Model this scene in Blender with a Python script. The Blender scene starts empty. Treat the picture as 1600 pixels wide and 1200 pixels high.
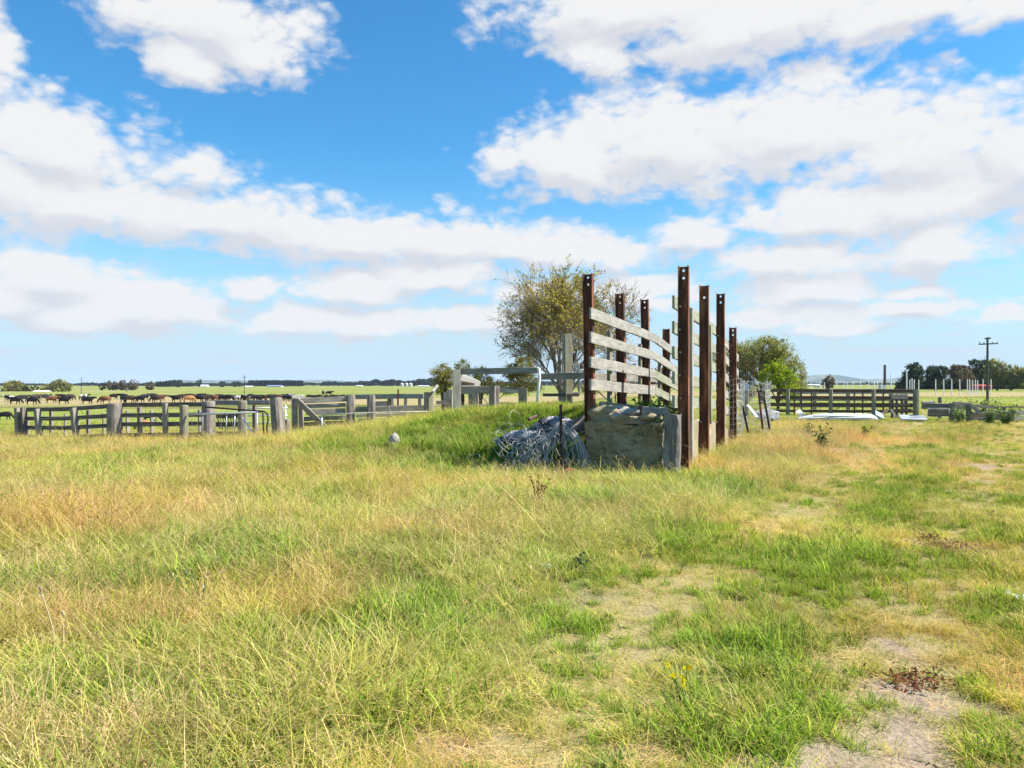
import bpy, math, random
import numpy as np
from mathutils import Vector, Matrix
R = math.radians
rng = np.random.default_rng(11)
random.seed(5)
scene = bpy.context.scene
COL = scene.collection

# ------------------------------------------------------------------ camera
F = 1150.0                                   # focal length in photo pixels (1600 wide)
CAMZ = 1.6
cam_d = bpy.data.cameras.new('camera')
cam_d.sensor_width = 36.0
cam_d.lens = 36.0 * F / 1600.0
cam_d.clip_start = 0.05
cam_d.clip_end = 60000
cam = bpy.data.objects.new('camera', cam_d)
COL.objects.link(cam)
cam.location = (0, 0, CAMZ)
cam.rotation_euler = (R(90), 0, 0)
scene.camera = cam

# ------------------------------------------------------------------ exposure, sky, sun
scene.view_settings.view_transform = 'Standard'
scene.view_settings.look = 'None'
scene.view_settings.gamma = 1.0
scene.view_settings.exposure = 1.0
SUN_EL, SUN_PHI = R(48), R(-3)               # height, and angle from +X towards +Y
sun_dir = Vector((math.cos(SUN_EL) * math.cos(SUN_PHI), math.cos(SUN_EL) * math.sin(SUN_PHI), math.sin(SUN_EL)))
sd = bpy.data.lights.new('sun', 'SUN')
sd.energy = 5.0
sd.angle = R(0.5)
sd.color = (1.0, 0.955, 0.88)
so = bpy.data.objects.new('sun', sd)
COL.objects.link(so)
so.location = (60, -10, 50)
so.rotation_euler = sun_dir.to_track_quat('Z', 'Y').to_euler()

world = bpy.data.worlds.new('World')
scene.world = world
world.use_nodes = True
wt = world.node_tree
wt.nodes.clear()

def nd(t, typ, **kw):
    n = t.nodes.new(typ)
    for k, v in kw.items():
        if k.startswith('i_'):
            n.inputs[k[2:].replace('_', ' ')].default_value = v
        else:
            setattr(n, k, v)
    return n

def mth(t, op, a, b=None, c=None, clamp=False):
    n = t.nodes.new('ShaderNodeMath')
    n.operation = op
    n.use_clamp = clamp
    for i, x in enumerate((a, b, c)):
        if x is None:
            continue
        if hasattr(x, 'is_output'):
            t.links.new(x, n.inputs[i])
        else:
            n.inputs[i].default_value = x
    return n.outputs[0]

def vmath(t, op, a, b=None, c=None):
    n = t.nodes.new('ShaderNodeVectorMath')
    n.operation = op
    for i, x in enumerate((a, b, c)):
        if x is None:
            continue
        if hasattr(x, 'is_output'):
            t.links.new(x, n.inputs[i])
        else:
            n.inputs[i].default_value = x
    return n.outputs['Value'] if op in ('LENGTH', 'DOT_PRODUCT', 'DISTANCE') else n.outputs[0]

def ramp(t, fac, stops, interp='LINEAR'):
    n = t.nodes.new('ShaderNodeValToRGB')
    n.color_ramp.interpolation = interp
    els = n.color_ramp.elements
    while len(els) < len(stops):
        els.new(0.5)
    for e, (p, c) in zip(els, stops):
        e.position = p
        e.color = (*c, 1) if len(c) == 3 else c
    t.links.new(fac, n.inputs[0])
    return n.outputs[0]

def smooth(t, x, lo, hi, a=0.0, b=1.0):
    n = t.nodes.new('ShaderNodeMapRange')
    n.interpolation_type = 'SMOOTHSTEP'
    t.links.new(x, n.inputs['Value'])
    n.inputs['From Min'].default_value = lo
    n.inputs['From Max'].default_value = hi
    n.inputs['To Min'].default_value = a
    n.inputs['To Max'].default_value = b
    return n.outputs[0]

def mixc(t, f, a, b, mode='MIX'):
    n = t.nodes.new('ShaderNodeMix')
    n.data_type = 'RGBA'
    n.blend_type = mode
    for s, x in ((n.inputs[0], f), (n.inputs[6], a), (n.inputs[7], b)):
        if hasattr(x, 'is_output'):
            t.links.new(x, s)
        else:
            s.default_value = x if isinstance(x, (int, float)) else ((*x, 1) if len(x) == 3 else x)
    return n.outputs[2]

# clouds: azimuth, elevation, half width, half height of each puff (written as degrees-like photo offsets)
CLOUDS = [
    (890, 252, 140, 62), (1040, 222, 190, 88), (1240, 205, 225, 96), (1450, 232, 225, 96), (1610, 250, 160, 98),
    (1300, 335, 200, 62), (1430, 320, 190, 62), (1250, 408, 130, 26), (1450, 385, 110, 34),
    (990, 12, 220, 44), (1200, 30, 270, 44), (1400, 16, 230, 46), (930, 85, 55, 28), (1560, 8, 130, 26),
    (340, 35, 180, 62), (290, 95, 70, 25), (400, 85, 80, 30), (-10, 70, 45, 95),
    (80, 225, 190, 75), (-20, 275, 240, 95), (170, 318, 260, 58), (390, 345, 220, 50), (560, 372, 150, 34),
    (700, 375, 130, 36), (850, 388, 120, 28), (960, 396, 80, 22), (310, 262, 95, 26, .25),
    (80, 428, 125, 40), (0, 462, 160, 48), (250, 475, 150, 26), (395, 448, 55, 18), (560, 455, 105, 28),
    (680, 430, 115, 26), (740, 500, 150, 20), (540, 505, 190, 20), (150, 495, 190, 22), (1000, 445, 75, 16),
    (1085, 364, 60, 22), (1260, 455, 110, 24), (1435, 453, 45, 12), (1420, 482, 75, 11), (1580, 493, 42, 9),
    (1235, 497, 130, 19), (1300, 516, 95, 11), (1000, 470, 90, 12), (860, 455, 90, 14),
]

def ae(px, py):
    x = (px - 800) / F
    return math.atan(x), math.atan((600 - py) / F / math.hypot(1, x))

grp = bpy.data.node_groups.new('cloud_cover', 'ShaderNodeTree')
grp.interface.new_socket('Vec', in_out='INPUT', socket_type='NodeSocketVector')
grp.interface.new_socket('Den', in_out='OUTPUT', socket_type='NodeSocketFloat')
gi = grp.nodes.new('NodeGroupInput')
go_ = grp.nodes.new('NodeGroupOutput')
gv = gi.outputs[0]
cur = None
for (cx, cy, rx, ry, *thin) in CLOUDS:
    a, e = ae(cx, cy)
    if ry < 45: rx, ry = rx * 1.12 + 4, ry * 1.30 + 3
    ra = rx / F * math.cos(a) ** 2
    re = ry / F * math.cos(a)
    L = vmath(grp, 'LENGTH', vmath(grp, 'MULTIPLY_ADD', gv, (1 / ra, 1 / re, 0), (-a / ra, -e / re, 0)))
    if thin: L = mth(grp, 'ADD', L, thin[0])
    cur = L if cur is None else mth(grp, 'SMOOTH_MIN', cur, L, 0.28)
grp.links.new(cur, go_.inputs[0])

geo = nd(wt, 'ShaderNodeTexCoord')
sep = nd(wt, 'ShaderNodeSeparateXYZ')
wt.links.new(geo.outputs['Generated'], sep.inputs[0])
az = mth(wt, 'ARCTAN2', sep.outputs[0], sep.outputs[1])
el = mth(wt, 'ARCSINE', sep.outputs[2])
cmb = nd(wt, 'ShaderNodeCombineXYZ')
wt.links.new(az, cmb.inputs[0])
wt.links.new(el, cmb.inputs[1])
P0 = cmb.outputs[0]
# finer puffs near the horizon, larger overhead
zoomv = vmath(wt, 'MULTIPLY', P0, (1.0, 1.7, 1.0))

def wnoise(vec, scale, detail, rough=0.55, dist=0.0):
    n = nd(wt, 'ShaderNodeTexNoise')
    n.inputs['Scale'].default_value = scale
    n.inputs['Detail'].default_value = detail
    n.inputs['Roughness'].default_value = rough
    n.inputs['Distortion'].default_value = dist
    wt.links.new(vec, n.inputs['Vector'])
    return n

warp = wnoise(zoomv, 9.0, 3.0)
wv = vmath(wt, 'MULTIPLY_ADD', warp.outputs['Color'], (0.05, 0.035, 0), (-0.025, -0.0175, 0))
Pw = vmath(wt, 'ADD', P0, wv)

def cover(vec):
    g = nd(wt, 'ShaderNodeGroup')
    g.node_tree = grp
    wt.links.new(vec, g.inputs[0])
    return g.outputs[0]

n_mid = wnoise(zoomv, 17.0, 7.0, 0.6, 0.4)
n_fin = wnoise(zoomv, 60.0, 4.0, 0.6)
nz = mth(wt, 'ADD', mth(wt, 'MULTIPLY', n_mid.outputs['Fac'], 1.25), mth(wt, 'MULTIPLY', n_fin.outputs['Fac'], 0.55))
def wvor(scale):
    n = nd(wt, 'ShaderNodeTexVoronoi'); n.feature = 'SMOOTH_F1'; n.inputs['Scale'].default_value = scale; n.inputs['Smoothness'].default_value = 0.35
    wt.links.new(vmath(wt, 'MULTIPLY_ADD', warp.outputs['Color'], (.06, .06, 0), zoomv), n.inputs['Vector'])
    return n.outputs['Distance']
nz = mth(wt, 'ADD', nz, mth(wt, 'ADD', mth(wt, 'MULTIPLY', wvor(17.0), 0.55), mth(wt, 'MULTIPLY', wvor(46.0), 0.42)))
nz = mth(wt, 'SUBTRACT', nz, 1.37)
c0 = cover(Pw)
edge = mth(wt, 'ADD', c0, nz)
mask = smooth(wt, edge, 1.26, 0.56)
# light from above: compare with the cover a little higher up
c1 = cover(vmath(wt, 'ADD', Pw, (0.012, 0.028, 0)))
n_up = wnoise(vmath(wt, 'ADD', zoomv, (0.006, 0.022, 0)), 17.0, 5.0, 0.6, 0.4)
shade = mth(wt, 'SUBTRACT', mth(wt, 'ADD', c0, mth(wt, 'MULTIPLY', n_mid.outputs['Fac'], 0.9)),
            mth(wt, 'ADD', c1, mth(wt, 'MULTIPLY', n_up.outputs['Fac'], 0.9)))
lit = smooth(wt, shade, 0.46, -0.22)
cloud_col = mixc(wt, lit, (0.745, 0.765, 0.83), (0.96, 0.96, 0.965))
# thin high streaks low over the horizon
st = wnoise(vmath(wt, 'MULTIPLY', P0, (3.0, 26.0, 1.0)), 2.2, 5.0, 0.6, 0.6)
streak = mth(wt, 'MULTIPLY', smooth(wt, st.outputs['Fac'], 0.46, 0.72), smooth(wt, el, 0.26, 0.05))
streak = mth(wt, 'MULTIPLY', streak, 0.6)

sky = nd(wt, 'ShaderNodeTexSky')
sky.sky_type = 'NISHITA'
sky.sun_disc = False
sky.sun_elevation = SUN_EL
sky.sun_rotation = math.pi / 2 - SUN_PHI
sky.altitude = 0
sky.air_density = 1.0
sky.dust_density = 0.6
sky.ozone_density = 4.0
hs = nd(wt, 'ShaderNodeHueSaturation')
hs.inputs['Saturation'].default_value = 1.25
hs.inputs['Value'].default_value = 1.0
wt.links.new(sky.outputs[0], hs.inputs['Color'])
bg_sky = nd(wt, 'ShaderNodeBackground')
bg_sky.inputs['Strength'].default_value = 0.092
tinted = mixc(wt, 1.0, hs.outputs[0], (0.66, 1.12, 1.10), 'MULTIPLY')
veil = mth(wt, 'POWER', smooth(wt, el, 0.34, -0.02), 1.6)
tinted = mixc(wt, mth(wt, 'MULTIPLY', veil, 0.92), tinted, (3.3, 4.1, 4.85))
wt.links.new(tinted, bg_sky.inputs['Color'])
bg_cl = nd(wt, 'ShaderNodeBackground')
bg_cl.inputs['Strength'].default_value = 0.47
wt.links.new(cloud_col, bg_cl.inputs['Color'])
above = smooth(wt, el, -0.002, 0.02)
m_all = mth(wt, 'MULTIPLY', mth(wt, 'MAXIMUM', mask, streak), above)
mx = nd(wt, 'ShaderNodeMixShader')
wt.links.new(m_all, mx.inputs[0])
wt.links.new(bg_sky.outputs[0], mx.inputs[1])
wt.links.new(bg_cl.outputs[0], mx.inputs[2])
wo = nd(wt, 'ShaderNodeOutputWorld')
wt.links.new(mx.outputs[0], wo.inputs[0])
world.cycles.sampling_method = 'MANUAL'
world.cycles.sample_map_resolution = 512

cy = scene.cycles
cy.max_bounces = 7
cy.diffuse_bounces = 3
cy.glossy_bounces = 2
cy.transmission_bounces = 3
cy.volume_bounces = 0
cy.transparent_max_bounces = 8
cy.caustics_reflective = False
cy.caustics_refractive = False

# ------------------------------------------------------------------ helpers
def hash2(i, j, s):
    h = np.sin(i * 127.1 + j * 311.7 + s * 74.7) * 43758.5453
    return h - np.floor(h)

def vnoise(x, y, s=0):
    x = np.asarray(x, float); y = np.asarray(y, float)
    i = np.floor(x); j = np.floor(y)
    fx = x - i; fy = y - j
    fx = fx * fx * (3 - 2 * fx); fy = fy * fy * (3 - 2 * fy)
    return (hash2(i, j, s) * (1 - fx) * (1 - fy) + hash2(i + 1, j, s) * fx * (1 - fy)
            + hash2(i, j + 1, s) * (1 - fx) * fy + hash2(i + 1, j + 1, s) * fx * fy)

def fbm(x, y, s=0, o=4):
    v, a, n = 0, 0.5, 0
    for k in range(o):
        v = v + a * vnoise(np.asarray(x) * 2 ** k, np.asarray(y) * 2 ** k, s + k * 13)
        n += a
        a *= 0.5
    return v / n

def sst(x, a, b):
    t = np.clip((np.asarray(x, float) - a) / (b - a), 0, 1)
    return t * t * (3 - 2 * t)

def at(px, py, Y):
    """the point at depth Y seen at photo pixel px, py"""
    return Vector(((px - 800) / F * Y, Y, CAMZ - (py - 600) / F * Y))

# frame of the loading ramp: u runs back along the ramp, v across it to the right
RU = Vector((0.399, 0.917, 0)).normalized()
RV = Vector((RU.y, -RU.x, 0))
R0 = Vector((1.41, 13.5, 0))

def ramp_pt(t, v, z):
    p = R0 + RU * t + RV * v
    return Vector((p.x, p.y, z))

def height(x, y):
    x = np.asarray(x, float); y = np.asarray(y, float)
    h = np.zeros_like(x + y)
    h += -0.36 * sst(-x, 1, 13) * sst(y, 9, 22)
    left = sst(-x + 0.10 * y, -6, 6)
    h += -1.5 * left * sst(y, 24, 75)
    h += -0.45 * (1 - left) * sst(y, 40, 120)
    # the grassy mound beside the ramp
    g = np.exp(-(np.minimum(x - 1.0, 0) / 5.3) ** 2) * np.exp(-(np.maximum(x - 2.5, 0) / 2.0) ** 2)
    front = sst(y + 0.12 * np.minimum(x, 0), 12.9, 17.2)
    back = 1 - sst(y, 20.5, 27)
    v = (x - R0.x) * RV.x + (y - R0.y) * RV.y
    h += 0.93 * g * front * back * (1 - sst(v, -0.75, -0.05))
    # the wheel tracks lie a little lower, the strip between them a little higher
    near = 1 - sst(y, 20, 34)
    h += near * (-0.035 * tracks(x, y) + 0.05 * (fbm(x * 0.7, y * 0.7, 3) - 0.5) + 0.10 * (fbm(x * 0.22, y * 0.22, 9, 2) - 0.5))
    h += 0.5 * (fbm(x * 0.03, y * 0.03, 21, 2) - 0.5) * sst(y, 60, 140) * (1 - sst(y, 400, 900))
    return h

T1 = np.array([(0.2, 3.0), (0.97, 5.3), (1.94, 6.8), (3.6, 9.2), (6.1, 13.1), (10.3, 20.4), (17, 31)])
T2 = np.array([(1.5, 2.0), (1.75, 3.35), (2.35, 4.28), (4.1, 7.1), (7.4, 11.5), (12.1, 18.4), (22, 31)])

def dline(x, y, pl):
    best = np.full(np.shape(x + y), 1e9)
    sgn = np.zeros(np.shape(x + y))
    for a, b in zip(pl[:-1], pl[1:]):
        d = b - a
        t = np.clip(((x - a[0]) * d[0] + (y - a[1]) * d[1]) / (d @ d), 0, 1)
        ex = x - (a[0] + t * d[0]); ey = y - (a[1] + t * d[1])
        r = np.hypot(ex, ey)
        s = np.sign(d[0] * ey - d[1] * ex)       # +1 on the left of the track
        m = r < best
        best = np.where(m, r, best)
        sgn = np.where(m, s, sgn)
    return best, sgn

def tracks(x, y):
    d1, _ = dline(x, y, T1)
    d2, _ = dline(x, y, T2)
    w = 0.38 + 0.022 * y
    return np.maximum(np.exp(-(d1 / w) ** 2), np.exp(-(d2 / w) ** 2))

EARTH = [(0.97, 5.33, .45, .22), (2.05, 3.95, .34, .32), (1.72, 3.3, .36, .32), (2.40, 4.45, .28, .28), (0.22, 4.2, .22, .13),
         (-0.35, 3.25, .36, .13), (0.6, 5.5, .26, .15), (1.35, 3.0, .6, .25), (2.2, 3.6, .3, .22), (8.0, 12.2, .5, .5), (9.2, 14.5, .8, .8), (7.3, 17.5, 1.3, .8)]

def earth(x, y):
    e = np.zeros(np.shape(x + y))
    for (a, b, r, q) in EARTH:
        e = np.maximum(e, np.exp(-((x - a) / r) ** 2 - ((y - b) / q) ** 2) * 1.25)
    n = fbm(x * 4, y * 4, 31)
    return sst(e * .82 + (n - 0.5) * 1.6, 0.55, 0.85)

def gz(x, y):
    return float(height(np.array([x]), np.array([y]))[0])

def link(o, parent=None):
    COL.objects.link(o)
    if parent is not None:
        o.parent = parent
    return o

def tag(o, label, cat, group=None, kind=None):
    if label: o['label'] = label
    if cat: o['category'] = cat
    if group: o['group'] = group
    if kind: o['kind'] = kind
    return o

def thing(name, loc, label, cat, group=None):
    o = bpy.data.objects.new(name, None)
    o.empty_display_size = 0.3
    o.location = loc
    return tag(link(o), label, cat, group)

def np_mesh(name, V, Q, mat, cols=None, smoothf=False):
    """V (n,3), Q (m,k) faces all of k corners"""
    V = np.asarray(V, np.float32); Q = np.asarray(Q, np.int32)
    me = bpy.data.meshes.new(name)
    k = Q.shape[1]
    me.vertices.add(len(V)); me.vertices.foreach_set('co', V.ravel())
    me.loops.add(Q.size); me.loops.foreach_set('vertex_index', Q.ravel())
    me.polygons.add(len(Q))
    me.polygons.foreach_set('loop_start', np.arange(0, Q.size, k, dtype=np.int32))
    me.polygons.foreach_set('use_smooth', np.full(len(Q), smoothf))
    if cols is not None:
        a = me.attributes.new('col', 'FLOAT_COLOR', 'POINT')
        c = np.ones((len(V), 4), np.float32); c[:, :3] = cols
        a.data.foreach_set('color', c.ravel())
    me.update(calc_edges=True)
    me.validate()
    if mat: me.materials.append(mat)
    return me

class MB:
    """collects beams, tubes and boxes and links them as ONE mesh object"""
    def __init__(s):
        s.v = []; s.f = []; s.g = []; s.sm = []
    def add(s, vs, fs, gs=None, sm=False):
        b = len(s.v)
        s.v += [tuple(p) for p in vs]
        s.g += gs if gs is not None else [(p[0], p[1], p[2]) for p in vs]
        s.f += [tuple(b + i for i in q) for q in fs]
        s.sm += [sm] * len(fs)
        return s
    def rings(s, rings, gr, sm=False, cap=True):
        n = len(rings[0]); vs = [p for r in rings for p in r]; gs = [p for r in gr for p in r]
        fs = []
        for k in range(len(rings) - 1):
            for i in range(n):
                j = (i + 1) % n
                fs.append((k * n + i, k * n + j, (k + 1) * n + j, (k + 1) * n + i))
        if cap:
            fs.append(tuple(reversed(range(n))))
            fs.append(tuple((len(rings) - 1) * n + i for i in range(n)))
        return s.add(vs, fs, gs, sm)
    def beam(s, p0, p1, w, t, n=(0, -1, 0), rough=0.004, seg=0.45, ch=0.12, warp=0.0):
        """board from p0 to p1: w across, t thick along n"""
        p0 = Vector(p0); p1 = Vector(p1); a = p1 - p0; L = a.length; a.normalize()
        n = Vector(n); n = (n - a * n.dot(a)).normalized(); b = a.cross(n)
        c = min(w, t) * ch; k = max(1, int(L / seg)); rr = random.random() * 50
        prof = [(-w/2+c, -t/2), (w/2-c, -t/2), (w/2, -t/2+c), (w/2, t/2-c), (w/2-c, t/2), (-w/2+c, t/2), (-w/2, t/2-c), (-w/2, -t/2+c)]
        per = [0, w, w, w+t, w+t, 2*w+t, 2*w+t, 2*w+2*t]
        R_, G_ = [], []
        bend = (random.random() - .5) * warp
        for q in range(k + 1):
            f = q / k
            o = p0.lerp(p1, f) + b * bend * math.sin(f * math.pi)
            R_.append([o + b * (x + random.gauss(0, rough)) + n * (y + random.gauss(0, rough * .6)) + a * (random.gauss(0, rough * 1.5) if q in (0, k) else 0) for x, y in prof])
            G_.append([(f * L + rr, p * 1.0, rr) for p in per])
        return s.rings(R_, G_)
    def post(s, p0, p1, r, sides=12, rough=0.03, taper=0.94, dome=0.4):
        p0 = Vector(p0); p1 = Vector(p1); a = p1 - p0; L = a.length; a.normalize()
        x = a.orthogonal().normalized(); y = a.cross(x); rr = random.random() * 50
        lv = [0, .25, .5, .75, .97, 1.0]; R_, G_ = [], []
        jit = [random.gauss(0, rough) for _ in range(sides)]
        for f in lv:
            q = r * (1 - (1 - taper) * f) * (1 - dome * .35 if f == 1.0 else 1)
            R_.append([p0 + a * (L * f) + (x * math.cos(i * 2 * math.pi / sides) + y * math.sin(i * 2 * math.pi / sides)) * q * (1 + jit[i] + random.gauss(0, rough * .3)) for i in range(sides)])
            G_.append([(f * L + rr, i * 2 * math.pi * r / sides, rr) for i in range(sides)])
        return s.rings(R_, G_, sm=False)
    def tube(s, pts, r, sides=5, cap=True):
        pts = [Vector(p) for p in pts]; R_, G_ = [], []; d = 0
        x = None
        for k, p in enumerate(pts):
            a = (pts[min(k + 1, len(pts) - 1)] - pts[max(k - 1, 0)])
            if a.length < 1e-6: a = Vector((0, 0, 1))
            a.normalize()
            x = a.orthogonal().normalized() if x is None else (x - a * x.dot(a))
            x = x.normalized() if x.length > 1e-4 else a.orthogonal().normalized()
            y = a.cross(x); q = r[k] if hasattr(r, '__len__') else r
            if k: d += (p - pts[k - 1]).length
            R_.append([p + (x * math.cos(i * 2 * math.pi / sides) + y * math.sin(i * 2 * math.pi / sides)) * q for i in range(sides)])
            G_.append([(d, i * 2 * math.pi * q / sides, 0) for i in range(sides)])
        return s.rings(R_, G_, sm=True, cap=cap)
    def build(s, name, mat, parent=None):
        me = bpy.data.meshes.new(name)
        off = Vector(parent.location) if parent is not None else Vector((0, 0, 0))
        if parent is not None and parent.parent is not None:
            off = off + Vector(parent.parent.location)
        if parent is None:
            V = np.array(s.v); c = V.mean(0); c[2] = V[:, 2].min(); off = Vector(c)
        me.from_pydata([(p[0] - off.x, p[1] - off.y, p[2] - off.z) for p in s.v], [], s.f)
        at_ = me.attributes.new('grain', 'FLOAT_VECTOR', 'POINT')
        at_.data.foreach_set('vector', np.array(s.g, np.float32).ravel())
        me.polygons.foreach_set('use_smooth', s.sm)
        me.update()
        if mat: me.materials.append(mat)
        o = bpy.data.objects.new(name, me)
        if parent is None: o.location = off
        return link(o, parent)

def one(name, mb, mat, label, cat, group=None):
    return tag(mb.build(name, mat), label, cat, group)

# ------------------------------------------------------------------ materials
def newmat(name):
    m = bpy.data.materials.new(name)
    m.use_nodes = True
    t = m.node_tree
    t.nodes.clear()
    out = t.nodes.new('ShaderNodeOutputMaterial')
    p = t.nodes.new('ShaderNodeBsdfPrincipled')
    t.links.new(p.outputs[0], out.inputs[0])
    p.inputs['Specular IOR Level'].default_value = 0.25
    return m, t, p, out

def noise(t, vec, scale, detail=4, rough=0.6):
    n = t.nodes.new('ShaderNodeTexNoise')
    n.inputs['Scale'].default_value = scale
    n.inputs['Detail'].default_value = detail
    n.inputs['Roughness'].default_value = rough
    if vec is not None: t.links.new(vec, n.inputs['Vector'])
    return n.outputs['Fac']

def bump(t, p, h, strength, dist=0.02):
    b = t.nodes.new('ShaderNodeBump')
    b.inputs['Strength'].default_value = strength
    b.inputs['Distance'].default_value = dist
    t.links.new(h, b.inputs['Height'])
    t.links.new(b.outputs[0], p.inputs['Normal'])

def wood(name, dark, mid, light, lichen=0.0, lichen_col=(0.30, 0.31, 0.16)):
    m, t, p, _ = newmat(name)
    a = t.nodes.new('ShaderNodeAttribute'); a.attribute_name = 'grain'
    v = a.outputs['Vector']
    g1 = noise(t, vmath(t, 'MULTIPLY', v, (1.6, 55, 1)), 1.0, 5, 0.65)
    g2 = noise(t, vmath(t, 'MULTIPLY', v, (3.0, 9, 1)), 1.0, 4, 0.6)
    g3 = noise(t, vmath(t, 'MULTIPLY', v, (0.5, 140, 1)), 1.0, 3, 0.7)
    s = mth(t, 'ADD', mth(t, 'MULTIPLY', g1, 0.5), mth(t, 'MULTIPLY', g2, 0.5))
    c = ramp(t, s, [(0.30, dark), (0.50, mid), (0.68, light)])
    crack = smooth(t, g3, 0.40, 0.30)
    c = mixc(t, mth(t, 'MULTIPLY', crack, 0.7), c, tuple(x * 0.35 for x in dark))
    if lichen:
        tc = t.nodes.new('ShaderNodeNewGeometry')
        l = smooth(t, noise(t, tc.outputs['Position'], 5.5, 6, 0.7), 0.52, 0.66)
        c = mixc(t, mth(t, 'MULTIPLY', l, lichen), c, lichen_col)
    t.links.new(c, p.inputs['Base Color'])
    p.inputs['Roughness'].default_value = 0.85
    bump(t, p, mth(t, 'ADD', g1, mth(t, 'MULTIPLY', crack, -0.6)), 0.6, 0.012)
    return m

M = {}
M['rail'] = wood('weathered_pale_rail', (0.15, 0.13, 0.105), (0.33, 0.305, 0.265), (0.48, 0.455, 0.405), 0.22)
M['rail_green'] = wood('lichened_rail', (0.17, 0.17, 0.12), (0.29, 0.29, 0.21), (0.40, 0.395, 0.315), 0.5)
M['grey'] = wood('weathered_grey_timber', (0.13, 0.108, 0.086), (0.28, 0.243, 0.20), (0.44, 0.395, 0.34), 0.15)
M['old'] = wood('old_split_post', (0.08, 0.064, 0.052), (0.24, 0.20, 0.17), (0.43, 0.375, 0.325), 0.1)
M['dark'] = wood('dark_timber', (0.065, 0.052, 0.042), (0.145, 0.12, 0.098), (0.25, 0.215, 0.178), 0.1)
M['treated'] = wood('round_treated_post', (0.15, 0.13, 0.085), (0.26, 0.23, 0.16), (0.36, 0.33, 0.245), 0.2)
M['brown'] = wood('brown_plank', (0.07, 0.045, 0.03), (0.13, 0.085, 0.06), (0.22, 0.15, 0.11), 0.1)

M['ruin'] = wood('mossy_ruined_timber', (0.07, 0.06, 0.048), (0.19, 0.165, 0.135), (0.34, 0.305, 0.25), 0.55, (0.17, 0.165, 0.08))
M['stub'] = wood('cracked_stub_post', (0.03, 0.026, 0.024), (0.17, 0.15, 0.135), (0.36, 0.33, 0.30), 0.1)
def mat_steel():
    m, t, p, _ = newmat('rusted_steel')
    tc = t.nodes.new('ShaderNodeNewGeometry'); v = tc.outputs['Position']
    n1 = noise(t, vmath(t, 'MULTIPLY', v, (9, 9, 1.3)), 1.0, 6, 0.65)
    n2 = noise(t, v, 45, 4, 0.7)
    s = mth(t, 'ADD', mth(t, 'MULTIPLY', n1, 0.7), mth(t, 'MULTIPLY', n2, 0.3))
    c = ramp(t, s, [(0.34, (0.028, 0.015, 0.011)), (0.45, (0.085, 0.036, 0.023)), (0.53, (0.19, 0.068, 0.036)), (0.63, (0.40, 0.18, 0.085))])
    t.links.new(c, p.inputs['Base Color'])
    p.inputs['Roughness'].default_value = 0.8
    p.inputs['Specular IOR Level'].default_value = 0.3
    bump(t, p, s, 0.5, 0.006)
    return m
M['steel'] = mat_steel()

def mat_plain(name, c, rough=0.7, metal=0.0, var=0.25, scale=14.0, spec=0.25, bumpd=0.0):
    m, t, p, _ = newmat(name)
    tc = t.nodes.new('ShaderNodeNewGeometry')
    n = noise(t, tc.outputs['Position'], scale, 5, 0.65)
    col = ramp(t, n, [(0.3, tuple(x * (1 - var) for x in c)), (0.7, tuple(min(1, x * (1 + var)) for x in c))])
    t.links.new(col, p.inputs['Base Color'])
    p.inputs['Roughness'].default_value = rough
    p.inputs['Metallic'].default_value = metal
    p.inputs['Specular IOR Level'].default_value = spec
    if bumpd: bump(t, p, n, 0.7, bumpd)
    return m

M['galv'] = mat_plain('galvanised_wire', (0.50, 0.475, 0.445), 0.55, 0.1, 0.4, 30)
M['net'] = mat_plain('grey_old_netting', (0.07, 0.062, 0.058), 0.8, 0.0, 0.7, 45, 0.2, 0.05)
M['strand'] = mat_plain('dull_grey_wire', (0.55, 0.52, 0.54), 0.6, 0.0, 0.3, 22)
M['gate'] = mat_plain('galvanised_gate_pipe', (0.66, 0.68, 0.70), 0.4, 0.5, 0.1, 20)
M['white'] = mat_plain('white_plastic', (0.56, 0.555, 0.54), 0.5, 0, 0.05, 3)
M['whitepost'] = mat_plain('white_painted_pole', (0.80, 0.80, 0.78), 0.6, 0, 0.04, 3)
M['offwhite'] = mat_plain('weathered_white_sheet', (0.36, 0.37, 0.385), 0.5, 0.0, 0.3, 5)
M['bluesheet'] = mat_plain('pale_blue_sheet', (0.40, 0.50, 0.62), 0.5, 0, 0.15, 5)
M['rope'] = mat_plain('orange_rope', (0.62, 0.09, 0.03), 0.7, 0, 0.2, 40)
M['stake'] = mat_plain('dark_rusty_stake', (0.05, 0.03, 0.026), 0.8, 0, 0.4, 30)
M['redstake'] = mat_plain('red_rusty_stake', (0.16, 0.05, 0.04), 0.8, 0, 0.4, 30)
M['stone'] = mat_plain('pale_stone', (0.32, 0.295, 0.265), 0.9, 0, 0.35, 18, 0.1, 0.03)
M['rust_red'] = mat_plain('red_shed_wall', (0.30, 0.05, 0.045), 0.8, 0, 0.2, 1)
M['roof_white'] = mat_plain('pale_roof', (0.74, 0.74, 0.74), 0.6, 0, 0.08, 0.5)
M['roof_blue'] = mat_plain('blue_grey_roof', (0.20, 0.27, 0.40), 0.6, 0, 0.1, 0.5)
M['wall_pale'] = mat_plain('pale_farm_wall', (0.55, 0.53, 0.50), 0.8, 0, 0.1, 0.5)
M['glassdark'] = mat_plain('dark_window', (0.04, 0.05, 0.06), 0.2, 0, 0.1, 0.5, 0.5)
M['bark'] = mat_plain('grey_bark', (0.24, 0.19, 0.165), 0.9, 0, 0.35, 6, 0.1)
M['bark_far'] = mat_plain('brown_bark', (0.085, 0.065, 0.05), 0.9, 0, 0.35, 2, 0.1)
M['cow_black'] = mat_plain('black_hide', (0.014, 0.012, 0.012), 0.65, 0, 0.3, 3)
M['cow_dark'] = mat_plain('dark_brown_hide', (0.045, 0.022, 0.016), 0.7, 0, 0.3, 3)
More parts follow.
